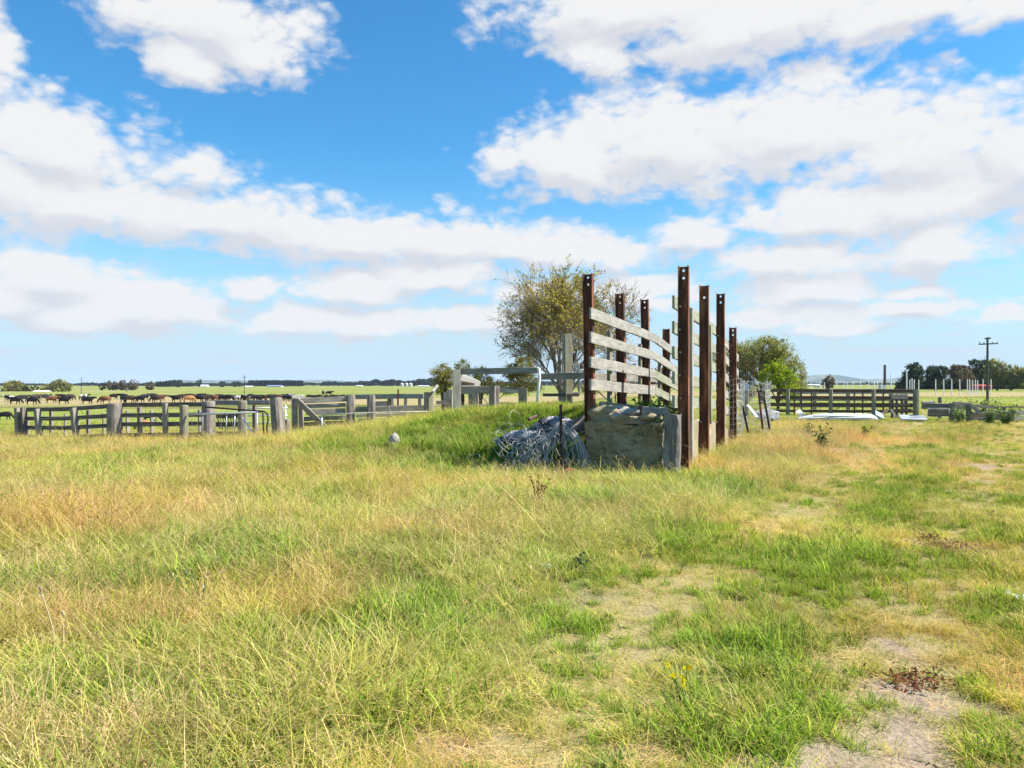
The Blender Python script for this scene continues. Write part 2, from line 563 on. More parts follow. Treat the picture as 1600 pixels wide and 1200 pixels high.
M['cow_red'] = mat_plain('red_brown_hide', (0.16, 0.062, 0.03), 0.7, 0, 0.25, 3)
M['cow_tan'] = mat_plain('tan_hide', (0.42, 0.19, 0.07), 0.7, 0, 0.2, 3)
M['pole_dark'] = mat_plain('dark_pole_timber', (0.09, 0.08, 0.075), 0.85, 0, 0.25, 4)

def mat_patched():
    m, t, p, _ = newmat('black_and_white_hide')
    tc = t.nodes.new('ShaderNodeTexCoord')
    oi = t.nodes.new('ShaderNodeObjectInfo')
    sh = vmath(t, 'MULTIPLY_ADD', oi.outputs['Location'], (1.3, 1.7, 0), tc.outputs['Object'])
    n = noise(t, sh, 1.5, 1, 0.4)
    c = mixc(t, smooth(t, n, 0.56, 0.59), (0.016, 0.014, 0.014), (0.5, 0.48, 0.44))
    t.links.new(c, p.inputs['Base Color'])
    p.inputs['Roughness'].default_value = 0.7
    return m
M['cow_patch'] = mat_patched()

def mat_concrete():
    m, t, p, _ = newmat('rough_old_concrete')
    tc = t.nodes.new('ShaderNodeNewGeometry'); v = tc.outputs['Position']
    n1 = noise(t, vmath(t, 'MULTIPLY', v, (1.3, 1.3, 2.6)), 1.0, 7, 0.62)
    n2 = noise(t, v, 38, 5, 0.75)
    vo = t.nodes.new('ShaderNodeTexVoronoi'); vo.inputs['Scale'].default_value = 26
    t.links.new(v, vo.inputs['Vector'])
    s = mth(t, 'ADD', mth(t, 'MULTIPLY', n1, 0.6), mth(t, 'MULTIPLY', n2, 0.4))
    c = ramp(t, s, [(0.36, (0.07, 0.055, 0.03)), (0.44, (0.235, 0.185, 0.105)), (0.54, (0.36, 0.295, 0.18)), (0.68, (0.50, 0.435, 0.30))])
    l = smooth(t, noise(t, v, 3.2, 6, 0.7), 0.55, 0.66)
    c = mixc(t, mth(t, 'MULTIPLY', l, 0.4), c, (0.17, 0.15, 0.085))
    t.links.new(c, p.inputs['Base Color'])
    k1 = noise(t, vmath(t, 'MULTIPLY', v, (1.1, 1.1, 3.4)), 1.0, 5, 0.6)
    ck = smooth(t, mth(t, 'ABSOLUTE', mth(t, 'SUBTRACT', k1, 0.53)), 0.022, 0.004)
    ck = mth(t, 'MULTIPLY', ck, smooth(t, noise(t, v, 2.1, 2), 0.42, 0.56))
    pit = smooth(t, noise(t, v, 17.0, 4, 0.7), 0.60, 0.70)
    c = mixc(t, mth(t, 'MULTIPLY', mth(t, 'MAXIMUM', ck, mth(t, 'MULTIPLY', pit, 0.7)), 0.8), c, (0.05, 0.042, 0.028))
    n1 = mth(t, 'SUBTRACT', n1, mth(t, 'MULTIPLY', ck, 1.2))
    p.inputs['Roughness'].default_value = 0.95
    h = mth(t, 'ADD', mth(t, 'ADD', n1, n2), mth(t, 'MULTIPLY', vo.outputs['Distance'], 0.3))
    bump(t, p, h, 0.9, 0.03)
    return m
M['concrete'] = mat_concrete()

def mat_tan_wall():
    m, t, p, _ = newmat('tan_concrete_side')
    tc = t.nodes.new('ShaderNodeNewGeometry'); v = tc.outputs['Position']
    n1 = noise(t, vmath(t, 'MULTIPLY', v, (2.5, 2.5, 1.2)), 1.0, 7, 0.7)
    n2 = noise(t, v, 40, 4, 0.7)
    c = ramp(t, mth(t, 'ADD', mth(t, 'MULTIPLY', n1, 0.7), mth(t, 'MULTIPLY', n2, 0.3)),
             [(0.3, (0.20, 0.15, 0.08)), (0.5, (0.33, 0.27, 0.165)), (0.7, (0.44, 0.385, 0.27))])
    t.links.new(c, p.inputs['Base Color'])
    p.inputs['Roughness'].default_value = 0.95
    bump(t, p, mth(t, 'ADD', n1, n2), 0.6, 0.015)
    return m
M['tan'] = mat_tan_wall()

def leafmat(name, trans=0.35, tint=True):
    """leaf or grass: colour from the mesh, spread by a per-copy tint"""
    m = bpy.data.materials.new(name); m.use_nodes = True
    t = m.node_tree; t.nodes.clear()
    out = t.nodes.new('ShaderNodeOutputMaterial')
    a = t.nodes.new('ShaderNodeAttribute'); a.attribute_name = 'col'
    c = a.outputs['Color']
    if tint:
        b = t.nodes.new('ShaderNodeAttribute'); b.attribute_name = 'tint'; b.attribute_type = 'INSTANCER'
        c = mixc(t, 1.0, c, b.outputs['Color'], 'MULTIPLY')
    d = t.nodes.new('ShaderNodeBsdfDiffuse'); t.links.new(c, d.inputs[0])
    tr = t.nodes.new('ShaderNodeBsdfTranslucent')
    t.links.new(mixc(t, 1.0, c, (1.15, 1.15, 0.75), 'MULTIPLY'), tr.inputs[0])
    mx_ = t.nodes.new('ShaderNodeMixShader'); mx_.inputs[0].default_value = trans
    t.links.new(d.outputs[0], mx_.inputs[1]); t.links.new(tr.outputs[0], mx_.inputs[2])
    t.links.new(mx_.outputs[0], out.inputs[0])
    return m
M['grass'] = leafmat('grass_blades', 0.36)
M['leaf'] = leafmat('tree_leaves', 0.42, False)
M['weed'] = leafmat('weed_leaves', 0.30, False)

def mat_ground():
    m, t, p, _ = newmat('ground_soil_and_turf')
    tc = t.nodes.new('ShaderNodeNewGeometry'); v = tc.outputs['Position']
    a = t.nodes.new('ShaderNodeAttribute'); a.attribute_name = 'col'
    sp = t.nodes.new('ShaderNodeSeparateColor'); t.links.new(a.outputs['Color'], sp.inputs[0])
    e_, dry, far = sp.outputs[0], sp.outputs[1], sp.outputs[2]
    n1 = noise(t, v, 2.3, 6, 0.7)
    n2 = noise(t, v, 40, 4, 0.7)
    n3 = noise(t, vmath(t, 'MULTIPLY', v, (0.006, 0.036, 0)), 1.0, 6, 0.65)
    n4 = noise(t, vmath(t, 'MULTIPLY', v, (0.25, 0.35, 0)), 1.0, 6, 0.75)
    soil = ramp(t, mth(t, 'ADD', mth(t, 'MULTIPLY', n1, 0.45), mth(t, 'MULTIPLY', n2, 0.55)), [(0.36, (0.13, 0.09, 0.06)), (0.5, (0.30, 0.23, 0.165)), (0.66, (0.42, 0.335, 0.25))])
    turf = ramp(t, mth(t, 'ADD', mth(t, 'MULTIPLY', n1, 0.5), mth(t, 'MULTIPLY', n2, 0.5)),
                [(0.32, (0.04, 0.07, 0.012)), (0.5, (0.085, 0.125, 0.02)), (0.68, (0.17, 0.17, 0.05))])
    straw = ramp(t, n2, [(0.3, (0.22, 0.17, 0.07)), (0.7, (0.46, 0.37, 0.17))])
    near = mixc(t, dry, turf, straw)
    near = mixc(t, e_, near, soil)
    pas = ramp(t, mth(t, 'ADD', mth(t, 'MULTIPLY', n3, 0.75), mth(t, 'MULTIPLY', n4, 0.25)),
               [(0.36, (0.14, 0.185, 0.035)), (0.47, (0.20, 0.23, 0.05)), (0.56, (0.27, 0.255, 0.09)), (0.64, (0.34, 0.27, 0.14))])
    sy_ = t.nodes.new('ShaderNodeSeparateXYZ'); t.links.new(v, sy_.inputs[0])
    yy_ = mth(t, 'ADD', sy_.outputs[1], mth(t, 'MULTIPLY', mth(t, 'SUBTRACT', n3, .5), 60.0))
    band = mth(t, 'MULTIPLY', smooth(t, yy_, 112, 122), smooth(t, yy_, 190, 165))
    pas = mixc(t, mth(t, 'MULTIPLY', band, 0.75), pas, (0.37, 0.27, 0.15))
    rough = mth(t, 'MULTIPLY', smooth(t, yy_, 103, 108), smooth(t, yy_, 117, 111))
    pas = mixc(t, mth(t, 'MULTIPLY', rough, 0.6), pas, (0.10, 0.085, 0.035))
    lushb = mth(t, 'MULTIPLY', smooth(t, yy_, 40, 55), smooth(t, yy_, 108, 95))
    pas = mixc(t, mth(t, 'MULTIPLY', lushb, 0.45), pas, (0.22, 0.265, 0.045))
    c = mixc(t, far, near, pas)
    t.links.new(c, p.inputs['Base Color'])
    p.inputs['Roughness'].default_value = 1.0
    p.inputs['Specular IOR Level'].default_value = 0.05
    bump(t, p, mth(t, 'ADD', n2, n1), 0.7, 0.03)
    return m
M['ground'] = mat_ground()

def mat_hill():
    m, t, p, _ = newmat('far_hill_cover')
    tc = t.nodes.new('ShaderNodeNewGeometry'); v = tc.outputs['Position']
    n = noise(t, v, 0.004, 6, 0.65)
    c = ramp(t, n, [(0.46, (0.03, 0.045, 0.03)), (0.53, (0.06, 0.08, 0.04)), (0.62, (0.20, 0.20, 0.10))])
    t.links.new(c, p.inputs['Base Color']); p.inputs['Roughness'].default_value = 1.0
    return m
M['hill'] = mat_hill()

# ------------------------------------------------------------------ the air
hb = bpy.data.meshes.new('haze')
hx_, hy0, hy1, hz0, hz1 = 15000, -420, 15500, -8, 190
hb.from_pydata([(x, y, z) for z in (hz0, hz1) for (x, y) in ((-hx_, hy0), (hx_, hy0), (hx_, hy1), (-hx_, hy1))], [], [(3, 2, 1, 0), (4, 5, 6, 7), (0, 1, 5, 4), (1, 2, 6, 5), (2, 3, 7, 6), (3, 0, 4, 7)])
hm = bpy.data.materials.new('haze'); hm.use_nodes = True
hm.node_tree.nodes.clear()
pv = hm.node_tree.nodes.new('ShaderNodeVolumePrincipled')
pv.inputs['Color'].default_value = (.70, .84, 1.0, 1)
pv.inputs['Density'].default_value = 0.00008
ho_ = hm.node_tree.nodes.new('ShaderNodeOutputMaterial')
hm.node_tree.links.new(pv.outputs[0], ho_.inputs['Volume'])
hb.materials.append(hm)
haze = link(bpy.data.objects.new('haze', hb)); haze['kind'] = 'stuff'

# ------------------------------------------------------------------ the ground
def axis(lo, step, hi, far, n):
    near = np.arange(lo, hi + 1e-6, step)
    return np.concatenate([near, hi * (far / hi) ** (np.arange(1, n + 1) / n)])
ys = np.concatenate([[-400, -120, -40, -15], axis(-6, 0.22, 38, 14000, 60)])
xp = axis(0, 0.26, 34, 14000, 46)
xs = np.concatenate([-xp[:0:-1], xp])
GX, GY = np.meshgrid(xs, ys)
GZ = height(GX, GY)
nx_, ny_ = len(xs), len(ys)
idx = np.arange(nx_ * ny_).reshape(ny_, nx_)
quads = np.stack([idx[:-1, :-1], idx[:-1, 1:], idx[1:, 1:], idx[1:, :-1]], -1).reshape(-1, 4)
dry_f = np.clip(tracks(GX, GY) * 0.8 + 0.35 * fbm(GX * .5, GY * .5, 5), 0, 1) * (1 - sst(GY, 30, 45))
gc = np.stack([earth(GX, GY), dry_f, sst(GY, 26, 44)], -1).reshape(-1, 3)
gm = np_mesh('ground', np.stack([GX, GY, GZ], -1).reshape(-1, 3), quads, M['ground'], gc, True)
ground = link(bpy.data.objects.new('ground', gm))
ground['kind'] = 'structure'

def hill(name, x0, x1, y, prof, depth):
    """a low ridge from x0 to x1 at distance y, prof(f) its height, with gentle slopes before and behind"""
    n = 70; V = []; rows = [0, .25, .5, .75, 1.0]
    for k, q in enumerate((0, .45, .85, 1.0, .8, .4, 0)):
        for i in range(n + 1):
            f = i / n
            edge = min(1, 6 * f, 6 * (1 - f))
            z = prof(f) * q * edge * (1 + 0.12 * (float(vnoise(f * 40, k * 1.7, 5)) - .5))
            V.append((x0 + (x1 - x0) * f, y + depth * (k - 3), z - 3.0))
    Q = [(k * (n + 1) + i, k * (n + 1) + i + 1, (k + 1) * (n + 1) + i + 1, (k + 1) * (n + 1) + i) for k in range(6) for i in range(n)]
    o = link(bpy.data.objects.new(name, np_mesh(name, V, Q, M['hill'], None, True)))
    o['kind'] = 'structure'
    return o
hill('hills', 2300, 4700, 6500, lambda f: 48 + 150 * max(0, float(fbm(f * 9, 1.3, 4, 4)) - .34), 160)
hill('hills', -4800, -3900, 5400, lambda f: 44 + 5 * float(vnoise(f * 5, 0, 2)), 120)
hill('hills', -3900, -900, 7200, lambda f: 20 + 34 * float(fbm(f * 9, 2.2, 8, 3)), 150)
hill('hills', -900, 2600, 8200, lambda f: 16 + 26 * float(fbm(f * 8, 3.9, 6, 3)), 150)

# ------------------------------------------------------------------ the loading ramp
lramp = thing('loading_ramp', ramp_pt(3, .85, 0), 'old livestock loading ramp of rough concrete with rusty steel posts and pale timber rails', 'loading ramp')

def rough_block(mb, t0, t1, v0, v1, z0, ztop, amp, step=0.09, seed=0):
    """a rough cast block in the ramp frame; ztop(t,v)"""
    def grid(fn, na, nb):
        vs = [fn(i / na, j / nb) for j in range(nb + 1) for i in range(na + 1)]
        fs = [(j * (na + 1) + i, j * (na + 1) + i + 1, (j + 1) * (na + 1) + i + 1, (j + 1) * (na + 1) + i) for j in range(nb) for i in range(na)]
        mb.add(vs, fs)
    def disp(t, v, z):
        d = lambda s: (float(fbm((t + v) * 3.1 + s, z * 3.1 + (t - v), 3 + seed + int(s * 7), 5)) - .5) * amp + (abs(float(fbm((t + v) * 2.0 + s * 3, z * 3.2, 23 + seed, 3)) - .5) < .008) * .035
        return ramp_pt(t + d(0.1), v + d(4.3), z + (d(8.7) * 0.8 if z > z0 + .02 else 0))
    nt = max(2, int((t1 - t0) / step)); nv = max(2, int((v1 - v0) / step)); nz = max(3, int((ztop(t0, v0) - z0) / step))
    grid(lambda a, b: disp(t0, v0 + (v1 - v0) * a, z0 + (ztop(t0, v0 + (v1 - v0) * a) - z0) * b), nv, nz)
    grid(lambda a, b: disp(t1, v1 + (v0 - v1) * a, z0 + (ztop(t1, v1 + (v0 - v1) * a) - z0) * b), nv, nz)
    grid(lambda a, b: disp(t0 + (t1 - t0) * a, v1, z0 + (ztop(t0 + (t1 - t0) * a, v1) - z0) * b), nt, nz)
    grid(lambda a, b: disp(t1 + (t0 - t1) * a, v0, z0 + (ztop(t1 + (t0 - t1) * a, v0) - z0) * b), nt, nz)
    grid(lambda a, b: disp(t0 + (t1 - t0) * b, v0 + (v1 - v0) * a, ztop(t0 + (t1 - t0) * b, v0 + (v1 - v0) * a)), nv, nt)

def deck_z(t):
    return 0.97 - 0.02 * max(t, 0) - 0.10 * max(t - 3.5, 0)
mb = MB()
rough_block(mb, -0.38, 0.10, 0.02, 1.46, -0.15, lambda t, v: 0.91 + 0.03 * math.sin(v * 5) + (0.02 if v > 1.0 else 0), 0.14, 0.03, 1)
mb.build('front_wall', M['concrete'], lramp)
mb = MB()
rough_block(mb, -0.34, 0.16, 0.10, 1.40, 0.90, lambda t, v: 1.03 + 0.06 * math.sin(v * 3.3 + 1) - 0.05 * (v > 0.9), 0.26, 0.045, 5)
mb.build('wall_cap', M['concrete'], lramp)
mb = MB()
rough_block(mb, 0.12, 7.4, 1.42, 1.62, -0.2, lambda t, v: deck_z(t) - 0.08, 0.05, 0.16, 2)
mb.build('side_wall', M['tan'], lramp)
mb = MB()
rough_block(mb, 0.12, 7.4, -0.02, 0.2, -0.2, lambda t, v: deck_z(t) - 0.02, 0.05, 0.16, 7)
mb.build('side_wall', M['tan'], lramp)
mb = MB()
rough_block(mb, 0.11, 8.2, 0.18, 1.44, -0.2, lambda t, v: deck_z(t) - 0.10, 0.06, 0.2, 3)
mb.build('earth_fill', M['ground'], lramp)

def steel_post(t, v, z0, z1, holes, lean=(0, 0)):
    """channel section: a web across the ramp between two flanges, with two holes near the top"""
    mb = MB()
    W, D, tk = 0.165, 0.12, 0.016
    def P(du, dv, z):
        f = (z - z0) / (z1 - z0)
        return ramp_pt(t + du + lean[0] * f, v + dv + lean[1] * f, z)
    def slab(u0, u1, v0, v1, za, zb):
        vs = [P(u, w, z) for z in (za, zb) for (u, w) in ((u0, v0), (u1, v0), (u1, v1), (u0, v1))]
        mb.add(vs, [(0, 1, 2, 3), (7, 6, 5, 4), (0, 4, 5, 1), (1, 5, 6, 2), (2, 6, 7, 3), (3, 7, 4, 0)])
    for s in (-1, 1):
        slab(-D/2, D/2, s * W/2 - tk/2, s * W/2 + tk/2, z0, z1)
    wi = W/2 - tk/2 - 0.001
    zs = [z0]
    hh = 0.021
    for h in sorted(z1 - q for q in holes):
        slab(-tk/2, tk/2, -wi, wi, zs[-1], h - hh)
        slab(-tk/2, tk/2, -wi, -hh, h - hh, h + hh)
        slab(-tk/2, tk/2, hh, wi, h - hh, h + hh)
        zs.append(h + hh)
    slab(-tk/2, tk/2, -wi, wi, zs[-1], z1 - 0.012)
    return mb.build('steel_post', M['steel'], lramp)

LP = [(0.0, 3.62, (.07, .20)), (2.25, 3.52, (.07, .20)), (4.5, 3.63, (.07, .20)), (6.75, 3.08, ())]
RP = [(0.02, 3.66, (.08, .21)), (2.28, 3.60, (.25,)), (4.65, 3.70, (.07, .21)), (7.0, 3.08, (.08, .20))]
for (t, z, h) in LP:
    steel_post(t, 0.045, -0.3, z, h, (random.gauss(0, .02), random.gauss(0, .02) - 0.03))
for (t, z, h) in RP:
    p = steel_post(t, 1.72, -0.3, z, h, (random.gauss(0, .02), random.gauss(0, .015)))
    for q in range(6 if t != 2.28 else 1):
        zz = 0.95 + q * 0.40 - 0.05 * t
        b = MB(); b.tube([ramp_pt(t - 0.075, 1.66 + 0.012 * (q % 2), zz), ramp_pt(t - 0.02, 1.66 + 0.012 * (q % 2), zz)], 0.016, 6)
        b.build('bolt', M['galv'], p)

NV = (RV.x, RV.y, 0)
ZL = [2.86, 2.43, 1.99, 1.59]
for i, z in enumerate(ZL):
    mb = MB(); mb.beam(ramp_pt(-0.42, 0.155, z), ramp_pt(4.72, 0.155, z - 0.15), 0.20, 0.045, NV, 0.003, 0.5, 0.1, 0.02)
    mb.build('rail_board', M['rail'], lramp)
    mb = MB(); mb.beam(ramp_pt(4.73, 0.155, z - 0.15), ramp_pt(9.0, 0.155, z - 0.15 - 0.46), 0.20, 0.045, NV, 0.003, 0.5, 0.1, 0.02)
    mb.build('rail_board', M['rail_green'] if i > 1 else M['rail'], lramp)
mb = MB(); mb.beam(ramp_pt(0.2, 0.155, 1.19), ramp_pt(3.2, 0.155, 1.02), 0.18, 0.045, NV); mb.build('rail_board', M['rail_green'], lramp)
for i, z in enumerate((3.0, 2.57, 2.14, 1.71, 1.30)):
    mb = MB(); mb.beam(ramp_pt(-0.34, 1.61, z), ramp_pt(4.66, 1.61, z - 0.17), 0.215, 0.045, NV, 0.003, 0.5, 0.1, 0.02)
    mb.build('rail_board', M['rail_green'], lramp)
    mb = MB(); mb.beam(ramp_pt(4.67, 1.61, z - 0.17), ramp_pt(9.0, 1.61, z - 0.17 - 0.5), 0.205, 0.045, NV, 0.003, 0.5, 0.1, 0.02)
    mb.build('rail_board', M['rail'], lramp)
for (t, v, z0, z1, w, m) in ((1.05, 0.09, 0.8, 2.62, .12, 'treated'), (3.55, 0.09, 0.8, 2.5, .11, 'treated'), (5.6, 0.09, .6, 2.3, .1, 'treated')):
    mb = MB(); mb.beam(ramp_pt(t, v, z0), ramp_pt(t, v, z1), w, 0.07, NV); mb.build('batten', M[m], lramp)
for (t, z0, z1, w, m) in ((1.02, -0.1, 3.02, .13, 'rail'), (3.35, 0.75, 2.86, .12, 'rail_green'), (5.6, .6, 2.5, .1, 'rail_green')):
    mb = MB(); mb.beam(ramp_pt(t, 1.675, z0), ramp_pt(t, 1.675, z1), w, 0.07, NV); mb.build('batten', M[m], lramp)

# loose things on and beside the ramp
def rock(p, r, sq, mat, name, label, cat, seed, group=None):
    n, m = 16, 10; V = []
    for j in range(m + 1):
        th = math.pi * j / m
        for i in range(n):
            ph = 2 * math.pi * i / n
            d = Vector((math.sin(th) * math.cos(ph), math.sin(th) * math.sin(ph), math.cos(th)))
            k = 0.72 + 0.55 * float(fbm(d.x * 1.4 + d.z + seed, d.y * 1.4 - d.z + 5, seed, 3))
            V.append((p[0] + d.x * r * k * sq[0], p[1] + d.y * r * k * sq[1], p[2] + d.z * r * k * sq[2]))
    fs = [(j * n + i, (j + 1) * n + i, (j + 1) * n + (i + 1) % n, j * n + (i + 1) % n) for j in range(m) for i in range(n)]
    mb = MB(); mb.add(V, fs, None, True)
    return one(name, mb, mat, label, cat, group)
g_ = 'loose rubble on top of the ramp wall'
rock(ramp_pt(-0.25, 1.16, 1.02), 0.13, (1.3, 1, .6), M['concrete'], 'rubble_stone', 'small broken concrete lump at the right end of the ramp wall, before the grey plank', 'rubble', 31, g_)
rock(ramp_pt(-0.30, 0.62, 1.03), 0.10, (1.2, 1.1, .6), M['stone'], 'rubble_stone', 'smallest rounded stone on the front lip of the ramp wall', 'rubble', 44, g_)
rock(ramp_pt(-0.12, 0.33, 1.10), 0.24, (1.2, .7, .45), M['concrete'], 'rubble_stone', 'flat broken concrete lump on the left end of the ramp wall, beside the rusty post', 'rubble', 3, g_)
rock(ramp_pt(0.15, 0.72, 1.09), 0.22, (1.3, .8, .38), M['stone'], 'rubble_stone', 'pale thin slab of rubble lying on the middle of the ramp wall', 'rubble', 9, g_)
rock(ramp_pt(0.3, 0.40, 1.13), 0.2, (1.5, .7, .4), M['stone'], 'rubble_stone', 'sunlit wedge of stone behind the broken lump on the ramp wall', 'rubble', 14, g_)
mb = MB(); mb.beam(ramp_pt(0.12, 0.98, 1.13), ramp_pt(-0.02, 1.47, 1.12), 0.13, 0.09, (RU.x, RU.y, 0))
one('timber_block', mb, M['rail'], 'short weathered grey timber plank lying on the ramp wall', 'timber block')
mb = MB(); mb.beam(ramp_pt(0.18, 0.90, 1.10), ramp_pt(0.19, 0.97, 1.17), 0.14, 0.09, (RU.x, RU.y, 0))
one('timber_offcut', mb, M['brown'], 'small brown timber offcut at the left end of the grey plank on the wall', 'timber block')
mb = MB(); mb.beam(ramp_pt(-0.52, 1.62, -0.25), ramp_pt(-0.49, 1.63, 1.10), 0.27, 0.22, (RU.x, RU.y, 0), 0.010, 0.12, 0.2)
one('timber_post', mb, M['stub'], 'short thick cracked grey timber post standing against the right end of the ramp wall', 'post')

# ------------------------------------------------------------------ the wire heap
def heap_z(x, y):
    return gz(x, y)
base = at(845, 700, 13.9)
nb = thing('netting_heap', (at(845, 680, 14.0).x, 14.0, 0.3), 'grey crumpled heap of old wire netting on the bank beside the ramp wall', 'netting heap')
mb = MB()
def lump(cx, cy_, cz, rx, ry, rz, seed, amp=0.35, n=22, m=14):
    V = []
    for j in range(m + 1):
        th = math.pi * j / m
        for i in range(n):
            ph = 2 * math.pi * i / n
            d = Vector((math.sin(th) * math.cos(ph), math.sin(th) * math.sin(ph), math.cos(th)))
            k = 1 - amp / 2 + amp * float(fbm(d.x * 2.2 + d.z * 1.3 + seed, d.y * 2.2 - d.z + 3, seed, 4))
            V.append((cx + d.x * rx * k, cy_ + d.y * ry * k, cz + d.z * rz * k))
    fs = [(j * n + i, (j + 1) * n + i, (j + 1) * n + (i + 1) % n, j * n + (i + 1) % n) for j in range(m) for i in range(n)]
    mb.add(V, fs, None, True)
    return lambda a, b: (cx + math.cos(a) * math.cos(b) * rx, cy_ + math.sin(a) * math.cos(b) * ry, cz + math.sin(b) * rz)
c1 = at(868, 664, 14.2); c2 = at(822, 682, 14.0)
S1 = lump(c1.x, c1.y, c1.z - .06, .40, .38, .20, 2, .9)
S2 = lump(c2.x, c2.y, c2.z - .04, .46, .38, .13, 6, .9)
mb.build('netting_bulk', M['net'], nb)
mb = MB()
for k in range(700):
    S = S1 if k % 2 else S2
    a = random.uniform(0, 6.28); b = random.uniform(0.05, 1.4)
    pts = []
    for q in range(6):
        x, y, z = S(a, min(b, 1.5)); pts.append((x + random.gauss(0, .012), y + random.gauss(0, .012), z + random.gauss(.012, .012)))
        a += random.uniform(-.25, .25); b += random.uniform(-.16, .16)
    mb.tube(pts, 0.0052, 3, False)
mb.build('netting_strand', M['strand'], nb)

wh = thing('wire_heap', (at(845, 720, 13.2).x, 13.2, 0.1), 'tangled coils of silver fence wire spilling down the bank left of the ramp wall', 'wire heap')
mb = MB()
def coil(cx, cyy, cz, r, tilt, yaw, a0, a1, thick=0.0042, squash=0.75):
    pts = []; n = 16
    ux = Vector((math.cos(yaw), math.sin(yaw), 0)); uz = Vector((-math.sin(yaw) * math.sin(tilt), math.cos(yaw) * math.sin(tilt), math.cos(tilt)))
    w1, w2 = random.uniform(0, 6), random.uniform(0, 6)
    for k in range(n + 1):
        a = a0 + (a1 - a0) * k / n
        q = r * (1 + .10 * math.sin(2 * a + w1) + .05 * math.sin(5 * a + w2))
        p = Vector((cx, cyy, cz)) + ux * math.cos(a) * q * squash + uz * math.sin(a) * q
        pts.append(p)
    mb.tube(pts, thick, 4, False)
for k in range(90):                                  # low tangle on the left
    px = random.gauss(826, 30); py = random.gauss(709, 17)
    p = at(px, py, 13.3 + random.gauss(0, .15))
    r = random.uniform(.13, .30)
    coil(p.x, p.y, p.z, r, random.gauss(.5, .5), random.gauss(0, .8), random.uniform(-1.2, 1.0), random.uniform(2.2, 5.0))
for k in range(26):                                  # tall hoops on the right
    px = 868 + random.gauss(0, 11); f = random.random()
    top = at(px, 664 + f * 16, 13.35 + random.gauss(0, .12)); r = random.uniform(.32, .50)
    c = Vector((top.x + .16 + random.gauss(0, .10), top.y, top.z - r * .95))
    coil(c.x, c.y, c.z, r, random.gauss(.25, .15), random.gauss(.15, .3), -.75, random.uniform(2.2, 3.9), 0.0048, random.uniform(.4, .8))
for k in range(10):                                  # long strands down to the right foot
    p0 = at(878 + random.gauss(0, 6), 668 + random.random() * 10, 13.3); p3 = at(912 + random.gauss(0, 5), 735 + random.gauss(0, 4), 12.95)
    pts = [p0.lerp(p3, q / 8) + Vector((0.07 * math.sin(q / 8 * math.pi), -.05, .20 * math.sin(q / 8 * math.pi))) for q in range(9)]
    mb.tube(pts, 0.0046, 4, False)
mb.build('wire_coil', M['galv'], wh)
mb = MB(); mb.post(at(846, 694, 13.9), at(922, 655, 14.0), 0.13, 12, 0.06, 1.0, 0.1)
one('log', mb, M['old'], 'old grey log lying across the bank behind the wire coils', 'log')
mb = MB(); mb.beam(at(775, 692, 14.2), at(868, 663, 14.35), 0.20, 0.06, (0, -.5, .8))
one('loose_plank', mb, M['grey'], 'weathered plank half buried under the grey netting heap', 'plank')
mb = MB(); mb.beam(at(885, 660, 14.5), at(925, 655, 14.3), 0.10, 0.05, (0, -.5, .8))
one('loose_plank', mb, M['dark'], 'short dark plank at the top of the bank against the rusty post', 'plank')
mb = MB(); mb.beam(at(877, 735, 13.15), at(876, 632, 13.2), 0.05, 0.04, (0, -1, 0), 0.002)
one('steel_stake', mb, M['stake'], 'black upright steel stake rising out of the wire coils', 'stake')
mb = MB(); mb.post(at(826, 655, 14.1), at(838, 650, 14.3), 0.035, 8, .05)
one('branch_stub', mb, M['brown'], 'short dark broken branch end poking out of the netting heap', 'branch')
mb = MB()
rp = [at(873, 741, 12.5), at(881, 738, 12.5), at(886, 733, 12.5), at(893, 733, 12.5), at(897, 737, 12.48), at(892, 741, 12.45)]
mb.tube(rp, 0.016, 6)
one('orange_rope', mb, M['rope'], 'short piece of orange rope in the grass below the wire coils', 'rope')
rock((at(616, 703, 15.2).x, 15.2, gz(at(616, 703, 15.2).x, 15.2) + .17), 0.14, (.85, .85, 1.15), M['stone'], 'stone', 'single pale upright stone in the grass on the mound left of the netting', 'stone', 21)

# ------------------------------------------------------------------ fences and yards
def zY(py, Y): return CAMZ - (py - 600) / F * Y

def fence(name, label, cat, loc, parts, group=None):
    """parts: (part name, kind of shape, material, args...)"""
    f = thing(name, loc, label, cat, group)
    for p in parts:
        mb = MB()
        if p[1] == 'post': mb.post(*p[3:])
        elif p[1] == 'tube': mb.tube(*p[3:])
        else: mb.beam(*p[3:])
        mb.build(p[0], M[p[2]], f)
    return f

def LY(px):                                          # depth of the left yard fence at photo column px
    return 25.6 - 3.6 * (px - 30) / 405.0
FN = Vector((-0.33, -0.94, 0))
parts = []
for (px, w, ptop, m) in ((28, .16, 637, 'grey'), (37, .10, 637, 'dark'), (58, .15, 639, 'grey'), (115, .17, 637, 'grey')):
    Y = LY(px) - .12; p = at(px, ptop, Y)
    parts.append(('post', 'beam', m, (p.x + (.15 if px in (58, 115) else .05), Y, gz(p.x, Y) - .3), p, w, .2, FN))
for i, yy in enumerate((640, 654, 668, 683)):
    a = at(26, yy, LY(26)); b = at(178, yy - 6 + 1.2 * i, LY(178))
    mid = a.lerp(b, .5) - Vector((0, 0, .05))
    parts.append(('rail', 'beam', 'dark', a, mid, .135, .05, FN)); parts.append(('rail', 'beam', 'dark', mid, b, .135, .05, FN))
for (px, top) in ((80, 642), (138, 641), (44, 648), (102, 647), (162, 645)):
    Y = LY(px) + .35 + (.5 if top < 644 else 0); p = at(px, top, Y)
    parts.append(('batten', 'beam', 'old' if top < 644 else 'grey', (p.x, Y, gz(p.x, Y) - .2), p, .12 if top < 644 else .05, .08, FN))
